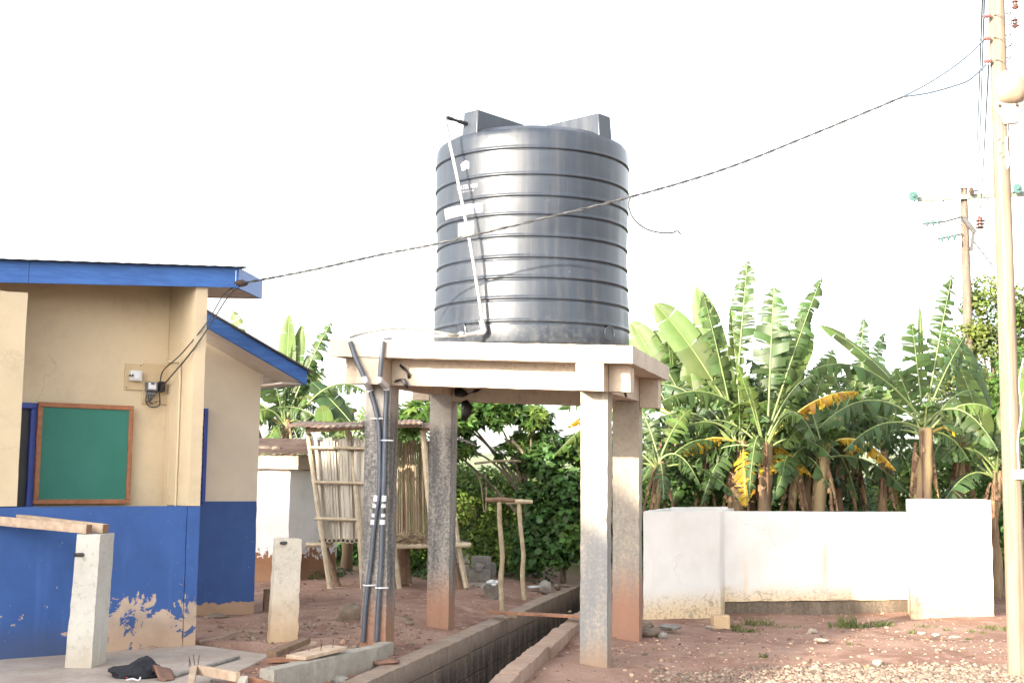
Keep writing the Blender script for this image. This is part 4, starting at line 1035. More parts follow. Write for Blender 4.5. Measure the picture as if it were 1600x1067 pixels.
bam([sp_(529, 918, .5), sp_(518, 885, .5), sp_(507, 850, .5)], 0.045, 'strut', 'log')
bam([sp_(627, 912, .8), sp_(627, 850, .8)], 0.10, 'prop_log', 'log')
bam([sp_(637, 912, .8), sp_(633, 850, .8)], 0.06, 'prop_log', 'log')
for x0, y0, x1, y1, d, r in ((484, 699, 575, 700.5, -.02, .022), (493, 753, 575, 755, -.02, .022), (492, 810, 560, 812, -.02, .024), (478, 851, 520, 851, .12, .034), (620, 853, 736, 851, .06, .04), (478, 671, 660, 663, .05, .04), (660, 671, 705, 667, .05, .03), (700, 813, 714, 812, .2, .018)):
    bam([sp_(x0, y0, d), sp_(x1, y1, d)], r, 'rail')
for k in range(12):                               # ends of the floor poles
    x = 501 + k * 7.0; 
    if x > 572: break
    p = sp_(x, 844 + random.uniform(-1.5, 1.5), -0.02)
    mb = MB().tube([p, p + Vector((0.03, 1.4, 0.0))], 0.033, 9)
    mb.lathe([(0.023, -0.002), (0.023, 0.004), (0.002, 0.004)], p, 8, 1, (0, -1, 0)); mb.build('floor_pole', [M['bamboo'], M['plastic_black']], shed)
for k in range(10):
    p = sp_(622 + k * 8.6, 848 + random.uniform(-1, 1), 0.03)
    MB().tube([p, p + Vector((0.05, 1.2, 0.0))], 0.030, 9).build('floor_pole', M['log'], shed)
def slats(x0, x1, d0, d1, ytop, ybot, n, mat, jit, name='slat'):
    for k in range(n):
        t = (k + .5) / n; xt = lerp(x0[0], x0[1], t); xb = lerp(x1[0], x1[1], t)
        wd = (x0[1] - x0[0]) / n * SY / FPX * 0.51
        yt = ytop + random.uniform(-jit, jit * .6); dd = lerp(d0, d1, t) + random.uniform(-.03, .03)
        a, b = sp_(xb, ybot + random.uniform(-2, 2), dd), sp_(xt, yt, dd + random.uniform(-.02, .02))
        mb = MB(); beam(mb, a, b, wd * 2 * random.uniform(.82, 1.02), 0.016, 0, (0, 1, 0.01)); mb.build(name, M[mat], shed, bevel=0.004)
slats((490, 572), (504, 572), .05, .05, 688, 842, 17, 'bamboo_grey', 5)
slats((615, 668), (615, 672), 1.25, 1.15, 690, 850, 15, 'bamboo_brown', 5)
slats((668, 712), (672, 714), 1.15, .4, 690, 850, 10, 'bamboo_brown', 4)
# corrugated rusty roof, sagging and ragged
r0, r1, r2, r3 = sp_(446, 667, -.25), sp_(741, 686, -.15), sp_(700, 658, 1.9), sp_(470, 656, 1.9)
r1 = sp_(712, 668, -.25)
for (t0, t1, lift, nm) in ((0.0, 0.46, 0.0, 0), (0.44, 0.80, 0.035, 1), (0.78, 1.0, 0.0, 2)):
    rs = MB(); n = 34
    for k in range(n + 1):
        t = lerp(t0, t1, k / n); h = 0.010 * math.sin(k * PI / 1.5) + lift + 0.03 * noise.noise(Vector((t * 6, 3, 0)))
        e = 0.10 * noise.noise(Vector((t * 9, 1, 0)))
        a, b = lerp(r0, r1, t), lerp(r3, r2, t)
        for j in range(5):
            q = lerp(a + Vector((0, -e, 0)), b, j / 4); rs.v.append((q.x, q.y, q.z + h + 0.03 * math.sin(j * 1.2) * (1 - abs(t - .5))))
    for k in range(n):
        for j in range(4):
            a = k * 5 + j; rs.f.append((a, a + 5, a + 6, a + 1)); rs.m.append(0)
    o = rs.build('roof_sheet', M['rust'], shed, smooth=60); s_ = o.modifiers.new('thick', 'SOLIDIFY'); s_.thickness = 0.004
# one loose sheet slipping down at the far end
mb = MB(); q = [sp_(698, 680, .2), sp_(744, 697, .3), sp_(742, 694, 1.3), sp_(700, 676, 1.3)]
for k in range(15):
    t = k / 14; h = 0.012 * (k % 2)
    for e in (0, 1):
        p = lerp(lerp(q[0], q[1], t), lerp(q[3], q[2], t), e); mb.v.append((p.x, p.y, p.z + h))
for k in range(14): mb.f.append((2 * k, 2 * k + 2, 2 * k + 3, 2 * k + 1)); mb.m.append(0)
o = mb.build('loose_sheet', M['rust'], shed, smooth=0); s_ = o.modifiers.new('thick', 'SOLIDIFY'); s_.thickness = 0.004
mb = MB()
for k in range(260):                              # straw lying on the crib floor
    x = random.uniform(618, 700); p = sp_(x, random.uniform(833, 848) + abs(x - 650) * .06, random.uniform(-.05, .7)); dvec = Vector((random.uniform(-1, 1), random.uniform(-1, 1), random.uniform(-.4, .7))).normalized() * random.uniform(.05, .15)
    beam(mb, p - dvec, p + dvec, 0.008, 0.005)
o = mb.build('straw', M['thatch'], None, smooth=0); tag(o, 'heap of dry straw lying on the crib floor', 'straw', kind='stuff')

# ------------------------------------------------------------------ white walled enclosure
en = thing('white_wall', 'low whitewashed enclosure wall with a taller block at its far right end', 'wall', G(1280, 950, 0))
WLa, WLb = G(1005, 972, -0.05), G(1126, 962, -0.05)
zb_ = P(1065, 798, (WLa.y + WLb.y) / 2).z
def wallrun(a, b, depth, z0, z1, name, hollow=False, **kw):
    a = Vector((a.x, a.y, 0)); b = Vector((b.x, b.y, 0)); t = (b - a).normalized(); n = Vector((0.26, 0.966, 0)); L = (b - a).length
    return MB().rough(prism(a, t, n, 0, L, 0, depth, z0, z1), 0.09, 0.006, 4, 0.010).build(name, M['white'], en), a, b, t, n, L
_, a, b, t, n, L = wallrun(WLa, WLb, 0.11, -0.3, zb_, 'tank_front')
MB().rough(prism(a, t, n, 0, 0.11, 0.112, 1.9, -0.3, zb_ + .005), 0.1, 0.005, 4, 0.008).build('tank_side', M['white'], en)
MB().rough(prism(a, t, n, L - 0.11, L, 0.112, 1.9, -0.3, zb_ - .004), 0.1, 0.005, 4, 0.008).build('tank_side', M['white'], en)
MB().rough(prism(a, t, n, 0.112, L - 0.112, 1.75, 1.89, -0.3, zb_ + .02), 0.1, 0.005, 4, 0.008).build('tank_back', M['white'], en)
WMa, WMb = G(1127, 957, -0.06), G(1424, 953, -0.06)
zm = P(1280, 799, (WMa.y + WMb.y) / 2).z
_, am, bm_, tm, nm_, Lm = wallrun(WMa, WMb, 0.14, 0.075, zm, 'long_wall')
MB().rough(prism(am, tm, nm_, 0, Lm, 0.035, 0.13, -0.3, 0.073), 0.09, 0.014, 5, 0.02).build('footing', M['footing'] if 'footing' in M else M['drain'], en)
WRa, WRb = G(1423, 962, -0.05), G(1554, 958, -0.05)
zr2_ = P(1490, 781, WRa.y).z
wallrun(WRa, WRb, 0.9, -0.3, zr2_, 'end_block')

# ------------------------------------------------------------------ poles
def pole_near():
    b = G(1590, 1054, 0.0); Y = b.y
    r = thing('utility_pole', 'tall smooth timber utility pole with a street lamp and brown insulators', 'utility pole', b)
    t = P(1552, -150, Y + 0.05); base = b + Vector((0.005, 0, -0.3))
    pts = [lerp(base, t, i / 12) for i in range(13)]
    MB().tube(pts, [lerp(0.083, 0.066, i / 12) for i in range(13)], 20).build('shaft', M['polewood'], r)
    return r, b, t, Y
pole, pb, ptp, PY = pole_near()
def insul(parent, c, ax, s=1.0, mat='porcelain', name='insulator'):
    pr_ = [(0.008, -0.055), (0.030, -0.05), (0.034, -0.035), (0.020, -0.022), (0.020, -0.01), (0.032, 0.0), (0.032, 0.01), (0.020, 0.018), (0.020, 0.03), (0.034, 0.04), (0.028, 0.055), (0.008, 0.058)]
    return MB().lathe([(a * s, b * s) for a, b in pr_], c, 14, 0, ax).build(name, M[mat], parent)
for k, (x, y) in enumerate(((1542, 26), (1541.5, 61), (1543.5, 96))):
    c = P(x, y, PY - 0.02)
    insul(pole, c, (1, 0, 0.1), 0.62)
    MB().tube([c + Vector((-0.035, 0, 0)), c + Vector((0.04, 0, 0.0))], 0.005, 6).build('bolt', M['steel'], pole)
    q = P(x + 24, y - 0, PY)
    MB().tube([q + Vector((0.078 * math.cos(a), 0.078 * math.sin(a), -0.03 + 0.035 * -math.cos(a))) for a in np.linspace(-PI, PI, 17)], 0.004, 6).build('strap', M['steel'], pole)
for y in (22, 56, 91):
    q = P(1571, y, PY); MB().tube([q, q + Vector((0.055, -0.01, 0.006))], 0.006, 6).tube([q + Vector((.03, -.01, -.012)), q + Vector((.03, -.01, .02))], 0.012, 6).build('bolt', M['steel'], pole)
for y in (7, 36):
    c = P(1586, y + 1, PY - 0.02)
    MB().lathe([(0.006, -0.045), (0.02, -0.036), (0.033, -0.02), (0.012, -0.012), (0.020, 0.0), (0.020, 0.01), (0.012, 0.018), (0.030, 0.026), (0.018, 0.04), (0.006, 0.045)], c, 14).build('insulator', M['porcelain'], pole)
mb = MB(); mb.tube([P(1586, -6, PY - .02), P(1586, 44, PY - .02)], 0.004, 6)
mb.tube(bez([P(1573, 44, PY), P(1580, 38, PY - .03), P(1588, 36, PY - .04)], 6), 0.0048, 5).tube(bez([P(1572, 76, PY), P(1586, 64, PY - .03), P(1593, 50, PY - .03), P(1592, 38, PY - .03)], 6), 0.0048, 5)
mb.tube(bez([P(1586, 30, PY), P(1592, 22, PY - .03), P(1590, 8, PY - .03)], 6), 0.0048, 5)
mb.tube([P(1586, 8, PY), P(1620, 9.5, PY)], 0.0048, 5).tube([P(1586, 36, PY), P(1620, 37, PY)], 0.0048, 5); mb.build('lead_wire', M['steel'], pole)
c = [P(1585, 734, PY - .09), P(1609, 733, PY - .09), P(1609, 748.5, PY - .09), P(1585, 748.5, PY - .09)]
MB().hexa([c[3], c[2], c[2] + Vector((0, .05, 0)), c[3] + Vector((0, .05, 0)), c[0], c[1], c[1] + Vector((0, .05, 0)), c[0] + Vector((0, .05, 0))]).build('junction_box', M['plastic_white'], pole, bevel=0.004)
MB().tube(bez([P(1592, 735, PY - .1), P(1590, 690, PY - .1), P(1596, 640, PY - .1), P(1592, 600, PY - .1), P(1599, 560, PY - .1)], 6), 0.005, 6).build('box_cable', M['plastic_white'], pole)
mb = MB()
for x, y, x2, y2 in ((1558, 221, 1564, 217), (1561, 242, 1566, 238)): mb.tube([P(x, y, PY - .09), P(x2, y2, PY - .09)], 0.004, 5)
mb.build('staple', M['nail'], pole)
# street lamp
lampc = P(1578, 150, PY - 0.28)
lamp = thing('street_lamp', 'grey street lamp with a yellowed round bowl fixed to the pole', 'street lamp', lampc)
def lp(x, y, d=0.0): return P(x, y, PY - 0.22 - d)
out = [(1552, 165), (1551.5, 140), (1556, 121), (1566, 111), (1578, 108), (1591, 110), (1601, 120), (1606, 136), (1603, 158), (1590, 194), (1568, 196), (1560, 180)]
mb = MB(); n = len(out)
for d, sc_ in ((0.0, 1.0), (0.05, 0.97), (-0.08, 0.86)):
    for x, y in out: mb.v.append(tuple(lp(1579 + (x - 1579) * sc_, 150 + (y - 150) * sc_, d)))
for i in range(n):
    j = (i + 1) % n; mb.f += [(i, j, n + j, n + i), (2 * n + i, 2 * n + j, j, i)]; mb.m += [0, 0]
mb.f += [tuple(n + i for i in range(n)), tuple(2 * n + i for i in reversed(range(n)))]; mb.m += [0, 0]
mb.build('housing', M['lamp_grey'], lamp, bevel=0.006)
cb = lp(1578, 139.5, 0.052); rx = (lp(1601, 139, .052) - lp(1555, 139, .052)).length / 2; rz = rx * 1.0
mb = MB(); N1, N2 = 10, 28
for j in range(N1 + 1):
    th_ = j / N1 * PI / 2
    for k in range(N2):
        a = 2 * PI * k / N2; ca, sa = math.cos(a), math.sin(a); e = (abs(ca) ** 3 + abs(sa) ** 3) ** (-1 / 3)
        mb.v.append(tuple(cb + CR * (rx * ca * e * math.cos(th_)) + CU * (rz * sa * e * math.cos(th_)) + Vector((0, -0.10 * math.sin(th_), 0))))
for j in range(N1):
    for k in range(N2):
        a, b = j * N2 + k, j * N2 + (k + 1) % N2; mb.f.append((a, b, b + N2, a + N2)); mb.m.append(0)
mb.build('lamp_bowl', M['lamp_bowl'], lamp, smooth=60)
MB().tube([cb + CR * (rx * 1.04 * math.cos(a) * (abs(math.cos(a)) ** 3 + abs(math.sin(a)) ** 3) ** (-1 / 3)) + CU * (rz * 1.04 * math.sin(a) * (abs(math.cos(a)) ** 3 + abs(math.sin(a)) ** 3) ** (-1 / 3)) for a in np.linspace(0, 2 * PI, 33)], 0.007, 6).build('bowl_rim', M['lamp_grey'], lamp)
for x, y in ((1580, 113), (1562, 165), (1589, 164)): MB().rock(lp(x, y, .06), 0.012, 1, 1).build('latch', M['nail'] if y > 150 else M['lamp_grey'], lamp)
mb = MB(); mb.tube([lp(1571, 193, .02), lp(1572, 214, -.08), lp(1573, 262, -.10)], 0.016, 10); mb.build('mounting_arm', M['lamp_grey'], lamp)
MB().tube(bez([lp(1574, 196, .03), lp(1575, 210, -.05), lp(1572, 226, -.07), lp(1575, 240, -.07), lp(1577, 256, -.07), lp(1573, 264, -.07)], 5), 0.005, 6).build('lamp_cable', M['plastic_white'], lamp)

FY = 27.0
fb_ = P(1521, 790, FY); fb_.z = 0.0
fpole = thing('distant_utility_pole', 'weathered timber power pole beyond the bananas with a steel crossarm and glass discs', 'utility pole', fb_)
ftop = P(1506, 296, FY)
pts = [lerp(fb_, ftop, i / 14) for i in range(15)]
MB().tube(pts, [lerp(0.155, 0.070, i / 14) for i in range(15)], 14).build('shaft', M['polewood_far'], fpole)
MB().lathe([(0.08, 0), (0.085, 0.02), (0.01, 0.04)], ftop, 14).build('cap', M['nail'], fpole)
fp_ = lambda x, y, d=0.0: P(x, y, FY + d)
mb = MB(); beam(mb, fp_(1434, 312, -.12), fp_(1602, 303, -.12), 0.07, 0.10); mb.build('crossarm', M['arm_steel'], fpole)
mb = MB(); mb.tube([fp_(1473, 314, -.1), fp_(1500, 338, -.1)], 0.02, 6).tube([fp_(1544, 311, -.1), fp_(1520, 334, -.1)], 0.02, 6); mb.build('brace', M['arm_steel'], fpole)
for x, y in ((1427, 307), (1590, 295)):
    c = fp_(x, y, -.3); ins = MB().lathe([(0.01, -0.05), (0.035, -0.04), (0.10, -0.012), (0.112, 0.004), (0.10, 0.016), (0.04, 0.024), (0.035, 0.05), (0.01, 0.06)], c, 20, 0, (0.08, -1, 0.1)).build('disc_insulator', M['glass_green'], fpole)
    mb = MB().tube([c + Vector((0, .05, 0)), c + Vector((0.10 if x < 1500 else -.1, 0.18, -0.09))], 0.014, 6); mb.build('disc_hook', M['arm_steel'], ins)
mb = MB(); mb.tube([fp_(1501.5, 298, -.1), fp_(1501, 274, -.1)], 0.012, 6)
for k in range(6): mb.lathe([(0.008, -0.008), (0.024, 0.0), (0.008, 0.008)], fp_(1501.3, 277 + k * 3.6, -.1), 8)
mb.build('spike_insulator', M['steel'], fpole)
for base, nd_ in (((1448.5, 349), 3), ((1472, 372.5), 3)):
    for k in range(nd_):
        MB().lathe([(0.012, -0.03), (0.075, -0.008), (0.085, 0.004), (0.03, 0.018), (0.02, 0.04)], fp_(base[0] + k * 9.5, base[1] - k * 1.2, -.3), 16, 0, (1, -.1, 0.1)).build('disc_insulator', M['glass_green'], fpole)
mb = MB(); mb.tube([fp_(1441, 350.5, -.3), fp_(1478, 346, -.3), fp_(1503, 339, -.1)], 0.022, 6).tube([fp_(1465, 373.5, -.3), fp_(1503, 366, -.1)], 0.022, 6).tube([fp_(1455, 357, -.3), fp_(1470, 354, -.3), fp_(1503, 351, -.1)], 0.009, 6)
mb.build('tension_rod', M['steel'], fpole)
MB().lathe([(0.015, -0.13), (0.05, -0.12), (0.11, -0.10), (0.05, -0.075), (0.05, -0.05), (0.11, -0.03), (0.05, -0.005), (0.05, 0.02), (0.115, 0.04), (0.05, 0.07), (0.06, 0.12), (0.02, 0.13)], fp_(1531.5, 348.5, -.2), 16).build('pin_insulator', M['porcelain'], fpole)
mb = MB(); beam(mb, fp_(1505, 341, -.2), fp_(1524, 364, -.2), 0.05, 0.10); beam(mb, fp_(1521, 364, -.2), fp_(1517.5, 392, -.2), 0.05, 0.06); mb.build('bracket', M['steel'], fpole)
mb = MB(); mb.tube([fp_(1503, 340, -.2), fp_(1532, 338, -.2)], 0.012, 6).tube([fp_(1526, 364, -.2), fp_(1543, 363, -.2)], 0.012, 6).tube([fp_(1520, 376, -.2), fp_(1552, 416, .5)], 0.014, 5); mb.build('stay', M['steel'], fpole)
MB().rock(fp_(1518, 299, -.25), (.06, .05, .09), 4, 1).tube([fp_(1518, 300, -.25), fp_(1529, 297, -.25)], 0.018, 6).build('clamp', M['nail'], fpole)

# ------------------------------------------------------------------ wires
def wire(name, label, pts, r, mat='wire', group=None, n=14):
    return tag(MB().tube(bez(pts, n), r, 6).build(name, M[mat]), label, 'wire', group)
hc = PL(377, 443, PA + HN * OV, HU)
jn = P(1410, 152, PY + 0.0)
service = [hc, P(480, 423.5, 11.35), P(600, 397, 11.3), P(690, 379.5, 11.2), P(830, 346, 11.15), P(983, 308.5, 11.15), P(1130, 265, 11.15), P(1270, 210, 11.15), jn]
r = thing('service_wire', 'thick twisted service cable crossing in front of the tank from pole to house', 'wire', hc)
pts = bez(service, 26); t1, t2 = [], []
for i, p in enumerate(pts):
    a = i * 0.9; e = Vector((0, math.cos(a), math.sin(a))) * 0.0060; t1.append(p + e); t2.append(p - e)
MB().tube(t1, 0.0072, 5).tube(t2, 0.0072, 5).build('cable_pair', M['wire'], r)
MB().tube(bez([jn, P(1450, 131, PY), P(1490, 105, PY), P(1518, 82, PY), P(1536, 64, PY - .02)], 8), 0.0082, 5).build('upper_lead', M['wire_thin'], r)
MB().tube(bez([jn, P(1450, 146, PY), P(1490, 135, PY), P(1515, 125, PY), P(1541, 101, PY - .02)], 8), 0.0095, 5).build('lower_lead', M['wire_thin'], r)
MB().tube([P(1532 + 4 * math.cos(a), 65 + 3 * math.sin(a), PY - .02) for a in np.linspace(0, 2 * PI, 9)], 0.003, 5).build('loop', M['wire_thin'], r)
MB().tube(bez([P(977, 309, 11.14), P(980, 304, 11.14), P(984, 309, 11.14), P(986, 311, 11.14)], 5), 0.005, 5).tube(bez([P(984, 310, 11.14), P(982, 322, 11.14), P(990, 342, 11.14), P(1008, 357, 11.14), P(1030, 363.5, 11.14), P(1050, 364, 11.14), P(1058, 361, 11.1), P(1064, 366, 11.1)], 8), 0.0085, 5).build('loose_tail', M['wire'], r)
MB().rock(hc + Vector((0.0, -.02, 0)), (0.07, .03, .03), 5).build('cable_clamp', M['nail'], r)
for k, pts in enumerate(([hc, PL(352, 458, PA, HU), PL(333, 488, PA - HN * .03, HU), PL(318, 511, PA - HN * .03, HU), PL(283, 553, PA + HN * .10, HU), ip(256, 578, .14), ip(250, 597, .09)],
                         [hc + Vector((.03, -.01, 0)), PL(358, 462, PA, HU), PL(330, 505, PA - HN * .03, HU), PL(312, 532, PA - HN * .03, HU), PL(291, 560, PA + HN * .05, HU), ip(262, 594, .16), ip(252, 606, .08)])):
    MB().tube(bez(pts, 8), 0.0068, 6).build('house_drop', M['wire'], r)
wire('thin_wire', 'fine pale wire dropping from above the frame to the cable junction', [P(1388, -90, PY + .3), P(1400, 60, PY + .1), jn], 0.0065, 'wire_thin')
for k, (x0, y0, x1, y1, lab) in enumerate(((1537, -60, 1524, 296, 'palest line wire of the bundle beside the pole, furthest from the timber'), (1540, -60, 1528, 300, 'middle line wire of the bundle beside the pole'), (1545, 100, 1532, 330, 'line wire leaving the lowest brown insulator for the distant pole'))):
    a, b = P(x0, y0, PY - 0.02), P(x1, y1, FY - .2)
    mid = lerp(a, b, .5) + Vector((0, 0, -0.05))
    wire('line_wire', lab, [a, mid, b], 0.0095, 'wire_thin', 'line wires between the two poles')

# ------------------------------------------------------------------ debris on the ground
def stickpost(label, x0, y0, x1, y1, Y, bar, g):
    r = thing('drying_post', label, 'post', P(x0, y0, Y), g)
    a, b = P(x0, y0, Y), P(x1, y1, Y); a.z = -0.05
    mid = lerp(a, b, .5) + Vector((0.02, 0, 0))
    MB().tube(bez([a, lerp(a, b, .3) + Vector((-.008, 0, 0)), mid, lerp(a, b, .8), b], 5), [0.033] * 8 + [0.030] * 20, 9, jitter=.06).build('upright', M['stick'], r)
    p, q = P(bar[0], bar[1], Y - .01), P(bar[2], bar[3], Y - .01)
    MB().tube([p, lerp(p, q, .5) + Vector((0, 0, 0.008)), q], [0.030, 0.033, 0.028], 9, jitter=.08).build('crossbar', M['log'] if g is None else M['stick'], r)
stickpost('taller T shaped stick post with a brown crossbar between the stand columns', 785, 947, 780, 783, G(785, 947, .05).y, (758, 781, 805, 782), None)
stickpost('shorter bent T shaped stick post with a pale crossbar between the stand columns', 820, 932, 811, 786, G(820, 932, .05).y, (790, 784.5, 832, 784), 'pale stick posts')
mb = MB(); p0, p1 = G(766, 956, .09), G(912, 963, .17)
beam(mb, p0, p1, 0.13, 0.03)
o = tag(mb.build('plank_bridge', M['plank'], bevel=0.004), 'red brown plank laid across the open drain', 'plank')
mb = MB(); q = G(797, 962, .045); beam(mb, q + Vector((-.07, 0, 0)), q + Vector((.07, .02, 0)), 0.08, 0.04); tag(mb.build('wood_offcut', M['timber'], bevel=0.003), 'small wood offcut wedged under the plank on the drain edge', 'offcut')
def rock(label, x, y, z, r, seed, mat='rock', name='rock', cat='rock', group=None, flat=.7):
    p = G(x, y, z); p.z = z + (r[2] if isinstance(r, tuple) else r * flat) * 0.55
    return tag(MB().rock(p, r, seed, flat, 0, 3).build(name, M[mat], smooth=50), label, cat, group)
rock('large brown boulder half buried beside the piped column', 548, 972, .08, (.15, .13, .13), 3)
rock('pale rounded rock resting at the far end of the drain wall', 852, 922, .06, (.11, .08, .09), 4, 'block')
rock('small reddish rock beside the pale rock by the drain', 871, 919, .06, (.07, .05, .05), 6)
rock('flat reddish stone lying on the drain wall beyond the plank', 883, 915, .05, (.08, .05, .02), 7)
rock('flat brown stone on the soil behind the broken kerb end', 632, 970, .08, (.10, .08, .025), 8)
rock('wedge of broken concrete leaning on the kerb by the drain', 577, 1052, -.06, (.14, .10, .05), 9, 'block')
rock('rusty brown slab of stone on the drain wall by the kerb', 605, 1037, .03, (.12, .06, .03), 10, 'cloth_brown')
rock('broken concrete lump at the foot of the kerb', 503, 1067, -.05, (.13, .10, .09), 11, 'post_old')
rock('pale chip of concrete beside the drain wall', 528, 1066, -.04, (.08, .07, .04), 12, 'block')
rock('reddish pebble lying in front of the piped column foot', 640, 975, .08, (.05, .04, .02), 13)
rock('flat pale slab of broken concrete on the soil before the enclosure corner', 1046, 982, 0, (.13, .10, .035), 14, 'block')
rock('brown rock in the shade behind the column by the enclosure', 1016, 994, -.03, (.13, .10, .06), 15)
rock('angled grey stone next to the brown rock by the enclosure', 1035, 996, -.03, (.06, .05, .04), 16, 'block')
rock('dark flat stone against the enclosure corner', 1007, 980, -.02, (.10, .07, .05), 17)
rock('pale round stone leaning on the small block by the white wall', 1134, 976, 0, (.065, .05, .045), 18, 'pale_rock')
rock('pale pebble lying beside the small block by the white wall', 1109, 981, 0, (.05, .04, .02), 19, 'pale_rock')
rock('pale stone in the red soil below the long white wall', 1270, 988, 0, (.06, .05, .03), 20, 'pale_rock')
rock('bone coloured flat stone in the soil near the gravel', 1282, 1001, 0, (.09, .05, .02), 21, 'pale_rock')
rock('flat white stone on the soil in front of the tall end block', 1441, 990, 0, (.05, .04, .018), 22, 'pale_rock')
rock('grey flat stone on the soil in front of the tall end block', 1463, 993, 0, (.07, .05, .02), 23, 'block')
rock('cream flat stone on the soil nearest the utility pole', 1493, 996, 0, (.06, .04, .016), 24, 'pale_rock')
rock('smooth white cobble sitting in the gravel', 1372, 1037, .0, (.055, .05, .03), 25, 'pale_rock')
rock('orange pebble on the bare soil between column and gravel', 1128, 1022, 0, (.04, .03, .018), 26)
b0 = G(1115, 978, 0); tag(MB().rough(prism((b0.x, b0.y, 0), (.99, .1, 0), (-.1, .99, 0), 0, .19, 0, .15, -.03, .12), .03, .006, 12, .008).build('small_block', M['post_old']), 'small weathered concrete block at the corner of the white enclosure', 'block')
# pile of grey blocks behind the stick posts
for k, (x, y, z, w_, d, h, a, lab) in enumerate((
    (694, 905, .08, .42, .3, .22, .1, 'grey block at the bottom of the pile behind the rear column'), (693, 905, .305, .4, .28, .2, .05, 'grey block in the middle of the stack behind the rear column'), (697, 905, .51, .34, .26, .16, .2, 'grey block topping the stack behind the rear column'),
    (730, 912, .08, .34, .24, .20, -.15, 'squat broken block beside the bamboo prop'), (740, 912, .285, .26, .22, .18, .3, 'broken block perched on the squat block beside the bamboo prop'), (752, 908, .08, .26, .2, .26, .5, 'upright broken block at the end of the pile'),
    (727, 922, .07, .36, .12, .09, .05, 'long low block lying in front of the pile'))):
    p = G(x, y, .08); p.y += 0.25
    tag(MB().rough(prism((p.x, p.y, 0), (math.cos(a), math.sin(a), 0), (-math.sin(a), math.cos(a), 0), 0, w_, 0, d, z, z + h), .05, .012, 9, .018).build('concrete_block', M['block']), lab, 'block', 'broken blocks piled beyond the tank stand')
rock('pale stone on the block pile beside the bamboo prop', 748, 890, .28, (.08, .06, .06), 31, 'block')
rock('small dark stone at the end of the block pile', 764, 905, .08, (.10, .07, .05), 32)
p = G(772, 934, .06); bt = thing('broken_basin', 'broken whitish basin stuffed with plastic beside the stick post', 'basin', p)
MB().lathe([(0.09, 0.0), (0.10, 0.02), (0.105, 0.17), (0.12, 0.19), (0.10, 0.185), (0.09, 0.05)], p, 18, 0, (-.35, -.3, 1)).build('bowl', M['block'], bt)
mb = MB()
for k in range(5): mb.rock(p + Vector((-0.06 + .03 * k, -.02, .17 + random.uniform(0, .05))), (.05, .04, .03), 40 + k)
mb.build('plastic_bag', M['bag'], bt)
p = G(838, 921, .05); tag(MB().rock(p + Vector((0, 0, .04)), (.14, .06, .02), 44, mi=0, sub=3).build('plastic_bag', M['bag']), 'crumpled pale plastic lying against the pale rock by the drain', 'plastic bag')
# timber and rubbish on the apron
apx = lambda x, y, z=0.10: G(x, y, z)
def plank(label, x0, y0, z0, x1, y1, z1, w_, h, mat='timber', name='plank', nails=(), group=None, up=(0, 0, 1)):
    a, b = apx(x0, y0, z0), apx(x1, y1, z1); r = thing(name, label, 'plank', a, group)
    mb = MB(); beam(mb, a, b, w_, h, 0, up); mb.build('board', M[mat], r, bevel=0.004)
    for t, s_, L in nails:
        q = lerp(a, b, t) + Vector((s_, 0, h / 2 - .005)); MB().tube([q, q + Vector((random.uniform(-.012, .012), random.uniform(-.01, .01), L))], 0.003, 5).build('nail', M['nail'], r)
    return r
plank('wide pale board studded with nails lying beside the kerb', 462, 1027, .19, 528, 1011, .21, 0.20, 0.03, 'timber', nails=((.62, -.01, .085), (.52, .02, .07), (.78, .03, .075), (.45, -.05, .03)))
plank('brown board lying under the nailed board beside the kerb', 420, 1031, .12, 512, 1027, .155, 0.10, 0.035, 'plank')
plank('rough barked slab of wood propped on the chipped post foot', 424, 1022, .16, 478, 1000, .19, 0.09, 0.05, 'log')
plank('short pale offcut tucked behind the nailed board', 462, 1010, .15, 490, 1004, .16, 0.07, 0.03, 'timber')
plank('thin batten lying on the apron behind the nailed frame', 272, 1055, .115, 372, 1026, .115, 0.035, 0.02, 'block')
fr = thing('nailed_frame', 'broken timber frame with bent nails lying on the apron edge', 'timber frame', apx(300, 1060))
def fpart(x0, y0, z0, x1, y1, z1, w_, h, name, mat='timber'):
    a, b = apx(x0, y0, z0), apx(x1, y1, z1); mb = MB(); beam(mb, a, b, w_, h); return mb.build(name, M[mat], fr, bevel=0.004), a, b
fpart(306, 1045, .19, 372, 1057, .19, .035, .07, 'rail')
up_, a, b = fpart(294, 1090, .08, 303, 1044, .20, .05, .05, 'stile')
fpart(371, 1085, .10, 381, 1060, .17, .06, .05, 'stile', 'post')
fpart(386, 1064, .14, 450, 1078, .10, .03, .07, 'rail', 'plank')
fpart(330, 1064, .105, 372, 1062, .105, .09, .02, 'loose_board', 'block')
for dx, L in ((-.02, .075), (.005, .09), (.028, .085), (-.035, .05)):
    q = b + Vector((dx, 0, .01)); MB().tube([q, q + Vector((random.uniform(-.02, .02), 0, L))], 0.0032, 5).build('nail', M['nail'], fr)
